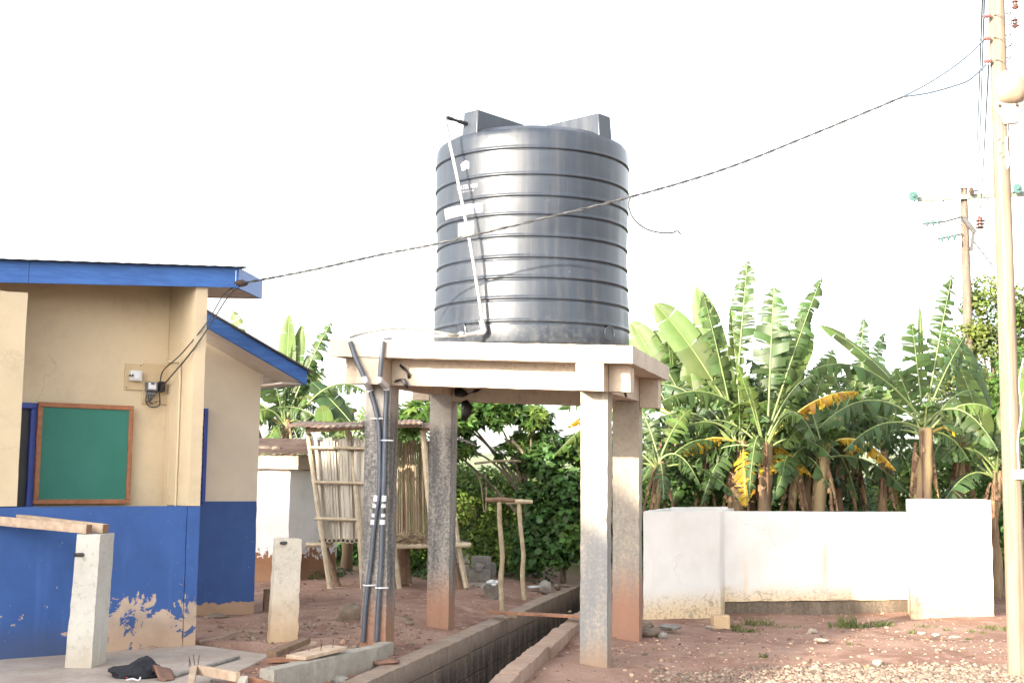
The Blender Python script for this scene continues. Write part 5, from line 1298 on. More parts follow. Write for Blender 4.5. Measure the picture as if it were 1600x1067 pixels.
# black cloth heap with a worn leather piece
p = apx(212, 1056); cl = thing('black_jacket', 'crumpled black jacket with red stitching dropped on the apron', 'jacket', p)
mb = MB()
bm = bmesh.new(); bmesh.ops.create_icosphere(bm, subdivisions=5, radius=1)
for v in bm.verts:
    c = v.co.copy(); n_ = noise.noise(c * 1.6 + Vector((3, 1, 0))) * .28 + abs(noise.noise(c * 4.2)) * .16 + noise.noise(Vector((c.x * 3, c.y * 9, c.z * 9))) * .05
    hgt = 0.062 + 0.050 * math.exp(-((c.x - .35) / .4) ** 2)
    c = c * (1 + n_); mb.v.append((p.x + c.x * .20, p.y + c.y * .13, p.z + max(0.0, .005 + (c.z + .25) * hgt)))
mb.f += [tuple(v.index for v in f.verts) for f in bm.faces]; mb.m += [0] * len(bm.faces); bm.free()
mb.build('jacket_cloth', M['cloth'], cl, smooth=80)
q = apx(214, 1060, .115); MB().tube(bez([q + Vector((-.06, -.06, .0)), q + Vector((-.01, -.075, .012)), q + Vector((.03, -.07, .0)), q + Vector((.04, -.05, .02))], 5), .006, 5).build('zip_edge', M['plastic_white'], cl)
MB().rock(apx(198, 1058, .13), .007, 2).build('button', M['red'], cl)
p = apx(254, 1060); mb = MB(); n1, n2 = 9, 6
for i in range(n1):
    for j in range(n2):
        s_, t = i / (n1 - 1), j / (n2 - 1)
        wd = .06 + .05 * math.sin(s_ * PI)
        mb.v.append((p.x - .07 + s_ * .15 + (t - .5) * wd * .8, p.y + .10 - s_ * .20 + (t - .5) * wd * 1.4, p.z + .012 + .10 * math.sin(min(1, s_ * 1.15 + .1) * PI) * (1 - .5 * t) + .01 * noise.noise(Vector((i * .8, j * .8, 2)))))
for i in range(n1 - 1):
    for j in range(n2 - 1):
        a = i * n2 + j; mb.f.append((a, a + n2, a + n2 + 1, a + 1)); mb.m.append(0)
o = mb.build('leather_scrap', M['cloth_brown'], smooth=70); s_ = o.modifiers.new('thick', 'SOLIDIFY'); s_.thickness = 0.012
tag(o, 'worn brown leather piece curled over the end of the black jacket', 'leather scrap')
p = G(412, 958, .09); tag(MB().rough(prism((p.x, p.y, 0), (.95, .3, 0), (-.3, .95, 0), 0, .10, 0, .12, .05, .36), .04, .006, 9, .01).build('wood_stump', M['log']), 'dark squared wood stump by the corner of the blue dado', 'stump')
rock('dark lump of earth below the blue dado', 337, 968, .09, (.12, .08, .04), 51)
mb = MB().tube(bez([G(533, 979, .1), G(547, 982, .1), G(562, 990, .09)], 6), .012, 6); tag(mb.build('dry_stick', M['log']), 'dry stick lying at the foot of the piped column', 'stick')
mb = MB().tube(bez([G(310, 1003, .1), G(345, 996, .105), G(372, 988, .105), G(400, 987, .105), G(425, 988, .10)], 6), .018, 6); tag(mb.build('buried_edge', M['kerb_brown']), 'thin line of buried concrete edging in the soil behind the apron', 'edging')

# ------------------------------------------------------------------ the school block behind the viewer that shades the yard
def shade_block():
    k = 7.6; off = SUN * (k / SUN.length)
    Yc = -4.0
    def back(p):                                  # where the sun ray reaching p crosses the block's front
        t = (p[1] - Yc) / SUN.y; return Vector(p) - SUN * t
    a = back((0.77, 11.4, 1.2)); b = back((-1.35, 11.4, 2.80))
    sl_ = (b.z - a.z) / (b.x - a.x)
    zt_ = RIDGE; xr_ = b.x + (zt_ - b.z) / sl_
    ze = 3.2; xe = a.x + (ze - a.z) / sl_
    r = thing('school_block', 'long cream school block with a hipped roof behind the viewer that shades the yard', 'school building', (xe - 8, Yc, 0))
    x0 = -46.0
    MB().hexa([Vector((x0 + .6, Yc - 9, -.2)), Vector((xe - 9.5, Yc - 9, -.2)), Vector((xe - .7, Yc - .7, -.2)), Vector((x0 + .6, Yc - .7, -.2)),
               Vector((x0 + .6, Yc - 9, ze)), Vector((xe - 9.5, Yc - 9, ze)), Vector((xe - .7, Yc - .7, ze)), Vector((x0 + .6, Yc - .7, ze))]).build('wall', M['caster'], r)
    # roof: gable end facing the yard
    mb = MB(); th_ = 0.12
    pr_ = [(xe, ze), (xr_, zt_), (x0 + 6, zt_), (x0, ze)]
    for y, dx in ((Yc, 0), (Yc - 10, -9.4)):          # the hip leans back
        for x, z in pr_: mb.v.append((x + dx, y, z))
    for i in range(3): mb.f.append((i, i + 1, i + 5, i + 4)); mb.m.append(0)
    mb.f += [(3, 2, 1, 0), (4, 5, 6, 7), (0, 4, 7, 3)]; mb.m += [0, 0, 0]
    mb.build('roof', M['roofmetal'], r, smooth=0)
RIDGE = 9.2
shade_block()

# ------------------------------------------------------------------ vegetation
def blade(mb, base, tip, lift, W, torn=0.4, fold=0.5, droop=0.5, facing=(0, -0.6, 1), pet=0.22, seed=0, lat=0.0, ribw=0.015, n=None):
    n = n or (24 if torn < .2 else 40)
    """one banana leaf: midrib curve, two half blades cut into strips"""
    R_ = random.Random(seed)
    base, tip = Vector(base), Vector(tip); mid = lerp(base, tip, 0.5) + Vector((lat, 0, lift))
    cur = lambda t: base * (1 - t) ** 2 + mid * 2 * t * (1 - t) + tip * t * t
    N0 = Vector(facing).normalized()
    L = sum((cur((i + 1) / 20) - cur(i / 20)).length for i in range(20))
    mb.tube([cur(i / 14) for i in range(15)], [lerp(ribw * 1.5, 0.003, (i / 14) ** 0.8) for i in range(15)], 6, 1)
    def frame(t):
        T = (cur(min(1, t + .01)) - cur(max(0, t - .01))).normalized()
        S = T.cross(N0)
        if S.length < 1e-3: S = T.cross(Vector((1, 0, 0)))
        S.normalize(); return cur(t), T, S, S.cross(T)
    prof = lambda s: W * min(1, (s / 0.16)) ** 0.6 * (1 - max(0, (s - 0.45) / 0.55) ** 2.2) ** 0.75 + 0.004
    for side in (-1, 1):
        i = 0
        while i < n:
            g = 1
            while i + g < n and R_.random() > torn * .8 and g < (9 if torn < .2 else 4): g += 1
            j = min(n, i + g)
            da = R_.uniform(-.5, .5) * torn * 1.2; dr_ = droop * R_.uniform(.6, 1.5) + torn * R_.uniform(0, .5)
            shrink = 0.0 if torn < .05 else R_.uniform(.1, .45) * min(1, torn * 1.6)
            cut = 1 - (R_.random() < torn * .5) * R_.uniform(.08, .45); tk_ = 0.22 + (R_.uniform(-.5, .35) if torn > .2 else 0); gr_ = (.10 + torn * R_.uniform(0, .5))
            grid = []
            for a in range(i, j + 1):
                s = a / n; t = pet + (1 - pet) * s
                p, T, S, N = frame(t); w_ = prof(s) * cut
                row = []; q = p.copy(); ang = fold + da
                mids = (i + j) / 2 / n
                for k in range(4):
                    if k:
                        st = w_ / 3
                        q = q + (S * side * math.cos(ang) + N * math.sin(ang)) * st + T * st * tk_
                        ang -= dr_ * .55
                    x = (k / 3)
                    pull = (mids - s) * L * (1 - pet) * shrink * x ** 1.5
                    row.append(q + T * pull + Vector((0, 0, -gr_ * x * x * droop * w_)))
                grid.append(row)
            o = len(mb.v)
            for row in grid: mb.v += [tuple(p) for p in row]
            for a in range(len(grid) - 1):
                for k in range(3):
                    v = o + a * 4 + k; f = (v, v + 1, v + 5, v + 4)
                    mb.f.append(f if side > 0 else f[::-1]); mb.m.append(0)
            i = j
    return mb
LEAFMAT = {'g': 'ban', 'l': 'ban_light', 'd': 'ban_dark', 'y': 'ban_yellow', 'b': 'ban_dead'}
seedc = [100]
def leaf_obj(parent, base, tip, lift, W, kind='g', **kw):
    seedc[0] += 1; kw.setdefault('seed', seedc[0])
    mb = blade(MB(), base, tip, lift, W, **kw)
    return mb.build('leaf' if kind != 'b' else 'dead_leaf', [M[LEAFMAT[kind]], M['rib_yellow' if kind == 'y' else ('ban_dead' if kind == 'b' else 'rib')]], parent, smooth=70)
def banana(label, foot, crown, Y, leaves, r=0.11, rnd=0, rl=1.5, group='banana plants beyond the yard', nbelow=5):
    rnd += 5
    """foot, crown: photo pixels; leaves: (base px, tip px, dY of the tip, lift, half width, kind, torn, fold, droop, facing)"""
    fz = P(*foot, Y); fz.z = 0.02; cz = P(*crown, Y)
    R_ = random.Random(int(foot[0] * 7 + foot[1]))
    b = thing('banana_plant', label, 'banana plant', fz, group)
    n = 12; pts = [lerp(fz, cz, i / n) + Vector((0.03 * math.sin(i * .7), 0, 0)) for i in range(n + 1)]
    MB().tube(pts, [lerp(r, r * .62, i / n) * (1 + .1 * math.sin(i * 2.3)) for i in range(n + 1)], 12, jitter=.10).build('stem', M['ban_stem'], b, smooth=60)
    for k in range(nbelow):                       # dead leaves hanging round the stem
        a = R_.uniform(0, 2 * PI); h = cz - Vector((0, 0, R_.uniform(.02, .35)))
        d = Vector((math.cos(a), math.sin(a) - .3, 0))
        leaf_obj(b, h + d * r * .8, h + d * R_.uniform(.15, .38) + Vector((0, 0, -R_.uniform(.6, 1.2))), .18, R_.uniform(.04, .08), 'b', torn=.85, fold=-.6, droop=.9, facing=(d.x, d.y, .3), pet=.1, n=12)
    for lf in leaves:
        (bx, by), (tx, ty), dY, lift, W, kind, torn, fold, droop, facing = lf
        leaf_obj(b, P(bx, by, Y + dY * .1), P(tx, ty, Y + dY), lift, W, kind, torn=torn, fold=fold, droop=droop, facing=facing)
    for k in range(rnd):                          # the rest of the crown
        a = 2 * PI * k / rnd + R_.uniform(-.4, .4); up = R_.choice((.25, .5, .9, -.25, -.5)); L = rl * R_.uniform(.7, 1.05)
        d = Vector((math.cos(a), .8 * math.sin(a) + .25, 0))
        tip = cz + d * L * (.9 if up < .6 else .5) + Vector((0, 0, up * L * .8))
        leaf_obj(b, cz + Vector((0, 0, -.1)) + d * .05, tip, .45 if up < .6 else .12, R_.uniform(.15, .23), R_.choice('gggllld' if up > 0 else 'gggdddy'), torn=R_.uniform(.3, .9), fold=R_.uniform(-.6, .3), droop=R_.uniform(.3, .9), facing=(R_.uniform(-.3, .3), -.3, 1) if up < .6 else (R_.uniform(-.5, .3), -1, .2))
    return b
UPF = (-.25, -1, .15); HOR = (0, -.45, 1)
Y1 = 19.0
banana('tall banana plant with a long upright tattered leaf behind the white enclosure', (1156, 800), (1156, 688), Y1, [
    ((1152, 600), (1168, 407), .1, .05, .20, 'g', .75, .25, .3, (-.35, -1, .1)),
    ((1150, 690), (1088, 447), .2, .20, .22, 'l', .12, .25, .35, (-.4, -1, .1)),
    ((1150, 680), (1098, 455), -.2, .15, .20, 'g', .7, -.2, .6, (.2, -1, .2)),
    ((1140, 640), (1022, 474), .3, .25, .24, 'l', .08, .25, .3, (-.4, -1, .25)),
    ((1160, 690), (1142, 478), .1, .1, .13, 'l', .3, .5, .2, (.3, -1, .1)),
    ((1180, 660), (1012, 643), -.6, .75, .22, 'g', .6, -.55, .8, HOR),
    ((1150, 680), (1003, 752), -.5, .95, .19, 'g', .7, -.3, .7, (-.3, -.8, .6)),
    ((1150, 690), (1020, 600), .6, .5, .22, 'd', .6, -.4, .7, HOR),
    ((1148, 690), (1062, 708), -.4, .25, .15, 'y', .75, -.9, .9, HOR),
    ((1160, 690), (1165, 792), -.5, .25, .17, 'y', .6, .1, .4, (-.6, -1, .1)),
    ((1160, 700), (1095, 790), -.3, .6, .2, 'g', .5, -.2, .5, (-.4, -.8, .5)),
    ((1140, 690), (990, 690), .3, .9, .2, 'd', .6, -.6, .8, HOR)], .13, 5)
banana('banana plant with two broad upright leaves and a yellow drooping leaf', (1198, 800), (1196, 690), Y1 - .4, [
    ((1200, 660), (1209, 446), .2, .05, .27, 'g', .7, .2, .3, (-.2, -1, .1)),
    ((1205, 660), (1284, 433), .3, .12, .19, 'g', .75, .0, .6, (.2, -1, .2)),
    ((1205, 660), (1266, 520), .5, .25, .20, 'l', .05, .1, .3, (-.5, -1, .1)),
    ((1200, 680), (1290, 585), -.3, .55, .17, 'g', .6, -.6, .8, HOR),
    ((1200, 690), (1342, 612), -.5, .42, .16, 'y', .75, -.9, .9, HOR),
    ((1200, 690), (1275, 690), -.5, .85, .2, 'g', .4, -.2, .5, HOR),
    ((1190, 690), (1170, 780), -.5, .75, .16, 'g', .6, -.2, .6, (-.3, -1, .4)),
    ((1200, 690), (1245, 640), .3, .35, .2, 'l', .1, .1, .3, HOR)], .12, 5)
banana('thin banana plant with a dry brown stem at the left of the clump', (1104, 800), (1098, 705), Y1 + .5, [
    ((1098, 710), (1075, 560), .2, .2, .2, 'l', .2, .2, .3, UPF), ((1098, 710), (1030, 560), .2, .3, .2, 'g', .5, .0, .5, UPF),
    ((1098, 710), (1030, 690), -.4, .6, .2, 'd', .4, -.3, .6, HOR), ((1098, 720), (1050, 790), -.5, .6, .2, 'g', .5, -.2, .6, (-.3, -1, .4)),
    ((1098, 710), (1165, 655), .3, .4, .2, 'd', .4, -.3, .6, HOR)], .09, 6)
banana('banana plant close to the tank with young broad leaves rising beside the slab', (1052, 800), (1055, 640), Y1 + 1.0, [
    ((1055, 640), (985, 503), .3, .2, .24, 'l', .05, .2, .3, (-.4, -1, .2)), ((1055, 640), (1022, 515), .3, .1, .22, 'l', .15, .2, .3, UPF),
    ((1055, 640), (1062, 500), .2, .1, .2, 'l', .1, .3, .3, UPF), ((1050, 640), (870, 640), -.2, .7, .2, 'g', .75, -.6, .8, HOR),
    ((1050, 650), (865, 712), -.3, .75, .18, 'l', .75, -.7, .9, HOR), ((1050, 645), (885, 668), .2, .55, .18, 'y', .75, -.7, .9, HOR),
    ((1050, 640), (925, 620), .3, .6, .22, 'd', .6, -.4, .7, HOR)], .10, 4)
banana('squat banana plant with leaning brown stem in the middle of the row', (1278, 800), (1285, 705), Y1 - .2, [
    ((1285, 710), (1205, 790), -.3, .8, .2, 'g', .5, -.2, .5, (-.3, -1, .5)), ((1285, 700), (1225, 700), -.4, .55, .2, 'l', .4, -.3, .6, HOR),
    ((1285, 700), (1255, 615), .3, .2, .2, 'g', .3, .1, .3, UPF), ((1285, 700), (1330, 600), .3, .2, .18, 'g', .5, .1, .4, UPF),
    ((1285, 700), (1400, 735), -.3, .55, .15, 'y', .75, -.9, .9, HOR), ((1285, 700), (1345, 660), .4, .4, .2, 'd', .4, -.2, .5, HOR),
    ((1285, 705), (1340, 780), .3, .6, .18, 'd', .3, -.2, .5, HOR)], .12, 5)
banana('big banana plant with arching leaves spread wide beside the tall end block', (1446, 800), (1443, 668), Y1 - 1.2, [
    ((1440, 650), (1281, 508), .1, .32, .21, 'l', .12, .1, .3, (.3, -.7, 1)),
    ((1440, 655), (1262, 582), -.5, .75, .22, 'g', .4, -.3, .6, HOR),
    ((1440, 662), (1280, 668), -.5, .70, .22, 'd', .45, -.5, .7, HOR),
    ((1440, 670), (1318, 705), -.2, .45, .18, 'd', .65, -.6, .8, HOR),
    ((1443, 660), (1425, 505), -.2, .02, .22, 'g', .5, .15, .3, (.25, -1, .1)),
    ((1446, 650), (1488, 428), .2, .06, .19, 'g', .8, .0, .4, (.2, -1, .1)),
    ((1446, 655), (1508, 525), .2, .15, .19, 'd', .75, .0, .7, (.4, -1, .3)),
    ((1448, 660), (1560, 705), -.6, .72, .24, 'g', .35, -.4, .6, HOR),
    ((1446, 670), (1552, 700), .2, .40, .16, 'd', .2, -.3, .5, HOR),
    ((1446, 680), (1515, 720), .3, .35, .15, 'd', .4, -.4, .6, HOR),
    ((1440, 600), (1437, 478), .1, .0, .05, 'l', .0, .9, .1, UPF)], .15, 2)
banana('banana plant half hidden by the timber utility pole', (1552, 900), (1556, 735), Y1 - .5, [
    ((1556, 735), (1500, 575), .3, .15, .20, 'l', .03, .1, .2, (.2, -1, .1)), ((1556, 735), (1480, 540), .5, .3, .2, 'd', .6, .0, .5, UPF),
    ((1556, 735), (1625, 560), .2, .2, .24, 'l', .1, .1, .3, UPF), ((1556, 730), (1490, 525), .6, .5, .24, 'g', .1, .0, .3, HOR),
    ((1556, 735), (1470, 720), -.2, .5, .2, 'd', .3, -.3, .5, HOR), ((1556, 735), (1640, 700), -.2, .6, .22, 'g', .4, -.3, .6, HOR), ((1556, 735), (1600, 640), .3, .3, .22, 'g', .2, .0, .4, UPF)], .10, 4)
banana('slim banana plant in the gap before the pale hillside', (1333, 800), (1335, 690), Y1 + 1.4, [
    ((1335, 690), (1382, 520), .2, .2, .16, 'd', .7, .0, .5, UPF), ((1335, 690), (1350, 495), .2, .1, .15, 'd', .7, .0, .5, UPF), ((1335, 690), (1290, 560), .3, .3, .2, 'g', .5, .0, .5, UPF),
    ((1335, 695), (1400, 690), .2, .4, .17, 'd', .6, -.4, .7, HOR), ((1335, 695), (1420, 620), .3, .4, .2, 'd', .4, -.2, .5, HOR)], .08, 3)
banana('banana plant behind the clump with dark leaves against the white sky', (1238, 790), (1236, 640), Y1 + 1.6, [
    ((1236, 640), (1215, 500), .2, .1, .22, 'd', .3, .0, .4, UPF), ((1236, 640), (1255, 470), .2, .1, .2, 'g', .4, .0, .4, UPF), ((1236, 640), (1165, 560), .3, .3, .2, 'd', .4, -.2, .5, HOR), ((1236, 640), (1300, 560), .3, .3, .2, 'd', .4, -.2, .5, HOR)], .10, 8)
banana('young banana plant filling the gap left of the big arching leaves', (1385, 800), (1378, 690), Y1 + .6, [
    ((1378, 690), (1345, 560), .2, .2, .2, 'g', .5, .0, .5, UPF), ((1378, 690), (1405, 575), .2, .15, .18, 'l', .3, .1, .4, UPF), ((1378, 690), (1300, 640), .2, .45, .2, 'g', .6, -.4, .7, HOR)], .09, 4)
banana('low banana plant with drooping leaves close behind the enclosure tank', (1020, 800), (1030, 720), Y1 - .6, [
    ((1030, 720), (1000, 640), .2, .2, .17, 'g', .6, .0, .5, UPF), ((1030, 720), (1080, 640), .2, .25, .18, 'l', .5, .0, .5, UPF), ((1030, 720), (1095, 760), -.2, .5, .16, 'g', .7, -.3, .7, HOR)], .08, 3)
banana('broken banana plant with shredded leaves between two yellow leaves', (1238, 800), (1240, 720), Y1 - .1, [
    ((1240, 720), (1222, 650), .2, .2, .16, 'g', .7, .0, .5, UPF), ((1240, 720), (1275, 640), .2, .25, .17, 'l', .6, .0, .5, UPF), ((1240, 720), (1300, 770), -.2, .5, .16, 'g', .7, -.3, .7, HOR)], .08, 3)
for lab, px, cy, dY in (('banana plant crowding in behind the yellow drooping leaf', 1262, 665, .5), ('banana plant filling the clump between the two long upright leaves', 1175, 640, .9), ('banana plant with ragged leaves behind the squat brown stem', 1312, 680, .8), ('banana plant squeezed between the distant power pole and the big arching one', 1500, 690, .4)):
    banana(lab, (px, 800), (px, cy), Y1 + dY, [((px, cy), (px - 95, cy - 20), -.5, .55, .2, 'l', .6, -.5, .8, HOR), ((px, cy), (px + 95, cy - 10), -.5, .5, .2, 'g', .6, -.5, .8, HOR), ((px, cy), (px - 60, cy + 80), -.6, .7, .18, 'g', .6, -.3, .6, HOR), ((px, cy), (px + 40, cy - 120), .1, .15, .19, 'l', .6, .0, .5, UPF)], .09, 4)
Y2 = 20.5
banana('banana plant with tall twin upright leaves behind the outhouse roof', (446, 860), (446, 655), Y2 + 1.2, [
    ((446, 650), (452, 491), .1, .02, .17, 'l', .05, .35, .2, (-.3, -1, .1)), ((449, 650), (472, 507), .1, .03, .13, 'l', .1, .5, .2, (.3, -1, .1)),
    ((448, 655), (518, 503), .1, .18, .19, 'g', .65, -.1, .5, (.1, -1, .3)), ((446, 660), (398, 590), -.3, .4, .25, 'l', .2, -.1, .5, HOR), ((446, 665), (385, 660), -.3, .5, .26, 'l', .2, -.2, .5, HOR),
    ((446, 665), (500, 640), .2, .4, .22, 'd', .5, -.4, .7, HOR), ((446, 660), (490, 560), .4, .2, .22, 'd', .4, .0, .5, UPF), ((446, 668), (410, 720), -.4, .5, .22, 'l', .3, -.2, .5, HOR), ((446, 668), (475, 730), -.2, .5, .2, 'd', .4, -.3, .6, HOR)], .12, 5)
banana('banana plant showing its leaf tips over the blue bargeboard', (388, 860), (395, 640), Y2 + 2, [
    ((395, 640), (364, 484), .2, .15, .17, 'l', .4, .0, .4, UPF), ((395, 640), (405, 540), .2, .1, .18, 'g', .3, .0, .4, UPF), ((395, 640), (350, 560), .2, .3, .2, 'g', .3, .0, .4, UPF)], .10, 5)
banana('banana plant with a bright young leaf showing over the shed roof', (540, 860), (545, 690), Y2 + .5, [
    ((512, 690), (503, 633), -.1, .02, .15, 'l', .0, .1, .1, (-.2, -1, .1)), ((572, 690), (486, 596), .2, .12, .24, 'd', .15, .1, .3, (.4, -.8, .7)), ((480, 632), (572, 612), .1, .45, .16, 'g', .75, -.6, .8, HOR),
    ((548, 690), (515, 660), .1, .1, .16, 'l', .1, .2, .3, UPF), ((548, 690), (575, 640), .1, .2, .18, 'l', .5, -.1, .5, UPF), ((548, 690), (535, 625), .3, .1, .2, 'd', .4, .0, .5, UPF)], .10, 4)

# ---- leafy trees and bushes: leaf-sized faces through the crown's volume
LIDX = {}
def leaf_cloud(n, clumps, size, seed, flat=0.55, aspect=0.55, lobes=False):
    """clumps: list of (centre, radius xyz); returns verts, quads"""
    R_ = np.random.default_rng(seed)
    cs = np.array([c[0] for c in clumps], dtype=float); rs = np.array([c[1] for c in clumps], dtype=float)
    wgt = (rs.prod(axis=1)) ** (2 / 3); wgt /= wgt.sum()
    idx = R_.choice(len(clumps), n, p=wgt)
    d = R_.normal(size=(n, 3)); d /= np.linalg.norm(d, axis=1)[:, None]
    rad = R_.uniform(0.45, 1.0, n) ** 0.6
    c = cs[idx] + d * rs[idx] * rad[:, None]
    cl_kind = R_.choice(3, len(clumps), p=[.5, .28, .22]); li = cl_kind[idx]; mixm = R_.uniform(size=n) < .25; li = np.where(mixm, R_.choice(3, n, p=[.5, .2, .3]), li); LIDX[0] = li if not lobes else np.tile(li, 6)
    nrm = d * 0.6 + np.array([0, -0.15, 0.75]) + R_.normal(size=(n, 3)) * 0.45; nrm /= np.linalg.norm(nrm, axis=1)[:, None]
    t = R_.normal(size=(n, 3)); t[:, 2] -= 0.5; t -= nrm * (t * nrm).sum(1)[:, None]; t /= np.linalg.norm(t, axis=1)[:, None]
    b = np.cross(nrm, t); s = size * R_.uniform(0.6, 1.25, n)[:, None]
    V = []; F = []
    def blade_(t_, b_, s_, base):
        p0 = base; p3 = base + t_ * s_; m_ = base + t_ * s_ * 0.45 - nrm * s_ * 0.06
        l = m_ + b_ * s_ * aspect * .5 + nrm * s_ * .10; r = m_ - b_ * s_ * aspect * .5 + nrm * s_ * .10
        return np.stack([p0, l, p3, r], axis=1)
    if not lobes:
        V = blade_(t, b, s, c).reshape(-1, 3); F = np.arange(len(V)).reshape(-1, 4)
    else:
        out = []
        for a in np.linspace(-1.9, 1.9, 6):
            t2 = t * math.cos(a) + b * math.sin(a); b2 = np.cross(nrm, t2); out.append(blade_(t2, b2, s * (1 - .18 * abs(a)), c))
        V = np.concatenate(out).reshape(-1, 3); F = np.arange(len(V)).reshape(-1, 4)
    return V, F
def ell_clumps(c, r, n, k, seed):
    R_ = random.Random(seed); out = []
    for i in range(n):
        while True:
            p = Vector((R_.uniform(-1, 1), R_.uniform(-1, 1), R_.uniform(-1, 1)))
            if 0.25 < p.length < 1: break
        kk = k * R_.uniform(.6, 1.3); out.append((Vector(c) + Vector((p.x * r[0], p.y * r[1], p.z * r[2])), (kk, kk, kk * .75)))
    return out
def tree(name, label, cat, foot, top, clumps, n, size, mat, seed, trunk_r=0.07, limbs=5, group=None, lobes=False, crown='crown', aspect=.55):
    r = thing(name, label, cat, foot, group); R_ = random.Random(seed)
    foot = Vector(foot); top = Vector(top); mb = MB()
    mid = lerp(foot, top, .5) + Vector((R_.uniform(-.15, .15), 0, 0))
    mb.tube(bez([foot - Vector((0, 0, .1)), mid, top], 5), [lerp(trunk_r, trunk_r * .45, i / 10) for i in range(11)], 8)
    for k in range(limbs):
        a = lerp(foot, top, R_.uniform(.35, .9)); e = Vector(R_.choice(clumps)[0])
        mb.tube(bez([a, lerp(a, e, .5) + Vector((0, 0, .12)), e], 4), [lerp(trunk_r * .5, .008, i / 8) for i in range(9)], 6)
    mb.build('trunk' if trunk_r > .03 else 'stem', M['bark'], r)
    v, f = leaf_cloud(n, clumps, size, seed, lobes=lobes, aspect=aspect)
    alt = {'bush': ('bush_dark', 'bush_light'), 'bush_dark': ('bush_deep', 'bush'), 'bush_light': ('bush', 'bush_lime'), 'bush_olive': ('bush', 'bush_lime')}[mat]
    fast_mesh(crown, v, 4, f, [M[mat], M[alt[0]], M[alt[1]]], midx=LIDX[0], parent=r)
    return r
def px_clumps(lst, Y, jit, seed):
    """(px, py, radius px, dY) -> clumps"""
    R_ = random.Random(seed); out = []
    for x, y, rp, dY in lst:
        yy = Y + dY; q = rp * yy / FPX; out.append((P(x, y, yy), (q, q * 1.1, q * .85)))
    return out
# tree with palmate leaves seen under the slab
cl_ = px_clumps([(720, 660, 26, 0), (745, 640, 26, .3), (775, 650, 22, .2), (800, 640, 24, .4), (830, 650, 24, .5), (715, 700, 18, 0), (850, 655, 18, .8), (690, 640, 22, .2), (760, 622, 24, .4), (820, 690, 22, .8), (700, 625, 20, .2), (660, 640, 22, .2), (640, 655, 20, .3), (785, 705, 14, .5), (735, 700, 12, .3)], 19.5, 0, 1)
tree('palmate_tree', 'tree with hand shaped leaves and pale bare branches seen under the slab', 'tree', P(838, 905, 20.3), P(815, 722, 20.3), cl_, 1000, .19, 'bush', 11, .06, 7, lobes=True, aspect=.34)
r = [o for o in COL.objects if o.name.startswith('palmate_tree')][0]
MB().tube(bez([P(838, 735, 20.3), P(822, 722, 20.1), P(780, 720, 19.8), P(742, 724, 19.6)], 5), [.034] * 6 + [.02] * 10, 7).tube(bez([P(828, 724, 20.2), P(815, 705, 20.1), P(800, 688, 20.0)], 5), [.03] * 11, 7).tube(bez([P(834, 680, 20.2), P(822, 650, 20.2), P(812, 630, 20.2)], 5), [.04] * 11, 7).build('bare_branch', M['stick'], r)
# vine covered mass right of the gap
cl_ = px_clumps([(850, 720, 30, .4), (880, 760, 34, .3), (835, 770, 28, .5), (870, 810, 34, .1), (900, 840, 34, 0), (840, 830, 32, .2), (865, 862, 30, 0), (825, 870, 26, .1), (900, 700, 28, .6), (905, 780, 30, .4), (820, 720, 22, .7), (940, 720, 34, .8), (960, 800, 40, .6), (940, 860, 34, .3), (860, 690, 24, .6)], 19.6, 0, 2)
tree('vine_thicket', 'dense thicket draped in heart shaped vine leaves behind the drain', 'bush', P(880, 905, 20.2), P(880, 760, 20.4), cl_, 6500, .12, 'bush_dark', 12, .05, 8, aspect=.85)
cl_ = px_clumps([(735, 770, 30, .6), (770, 790, 30, .8), (715, 800, 28, .2), (760, 830, 30, .5), (800, 840, 30, .5), (730, 850, 28, .1), (790, 870, 28, .2), (750, 872, 22, 0), (700, 770, 26, .5), (690, 830, 30, .6), (805, 790, 26, .9), (720, 740, 22, .8), (660, 830, 34, .8), (640, 870, 28, .6), (760, 745, 22, 1), (795, 755, 20, 1.1)], 20.2, 0, 3)
tree('leafy_bush', 'yellow green sunlit bush with thin bare stems behind the stick posts', 'bush', P(755, 905, 21), P(750, 780, 21), cl_, 10000, .085, 'bush_light', 13, .03, 9)
r = [o for o in COL.objects if o.name.startswith('leafy_bush')][0]
MB().tube(bez([P(756, 800, 20.2), P(752, 760, 20.2), P(745, 738, 20.2)], 5), .011, 6).tube(bez([P(759, 800, 20.2), P(760, 765, 20.2), P(758, 740, 20.2)], 5), .011, 6).build('bare_stem', M['stick'], r)
for k, (x0, x1, yt, Y, mat, lab) in enumerate((
    (600, 760, 735, 24.0, 'bush', 'loose bush standing behind the bamboo crib'), (740, 900, 735, 24.5, 'bush_light', 'pale sunlit bush in the depth under the tank stand'), (880, 1040, 690, 24.0, 'bush_dark', 'dark bush between the pale column and the banana clump'),
    (470, 620, 760, 23.5, 'bush_dark', 'dark bush under the floor of the bamboo crib'), (400, 520, 760, 24.5, 'bush', 'bush standing behind the whitewashed outhouse'),
    (1030, 1180, 640, 23.5, 'bush_dark', 'dark bush closing the back of the tall banana clump'), (1150, 1300, 640, 23.8, 'bush_dark', 'dark bush behind the yellow banana leaf'), (560, 700, 650, 25.5, 'bush', 'taller bush rising behind the rusty shed roof'))):
    c = P((x0 + x1) / 2, 900, Y); c.z = 0; top = P((x0 + x1) / 2, yt, Y); hw = (x1 - x0) / 2 * Y / FPX
    h = top.z
    cl_ = ell_clumps((c.x, c.y, h * .5), (hw * 1.1, .9, h * .55), 46, .40, 40 + k)
    tree('background_bush', lab, 'bush', c, (c.x, c.y, h * .7), cl_, 14000, .115, mat, 60 + k, .03, 6)
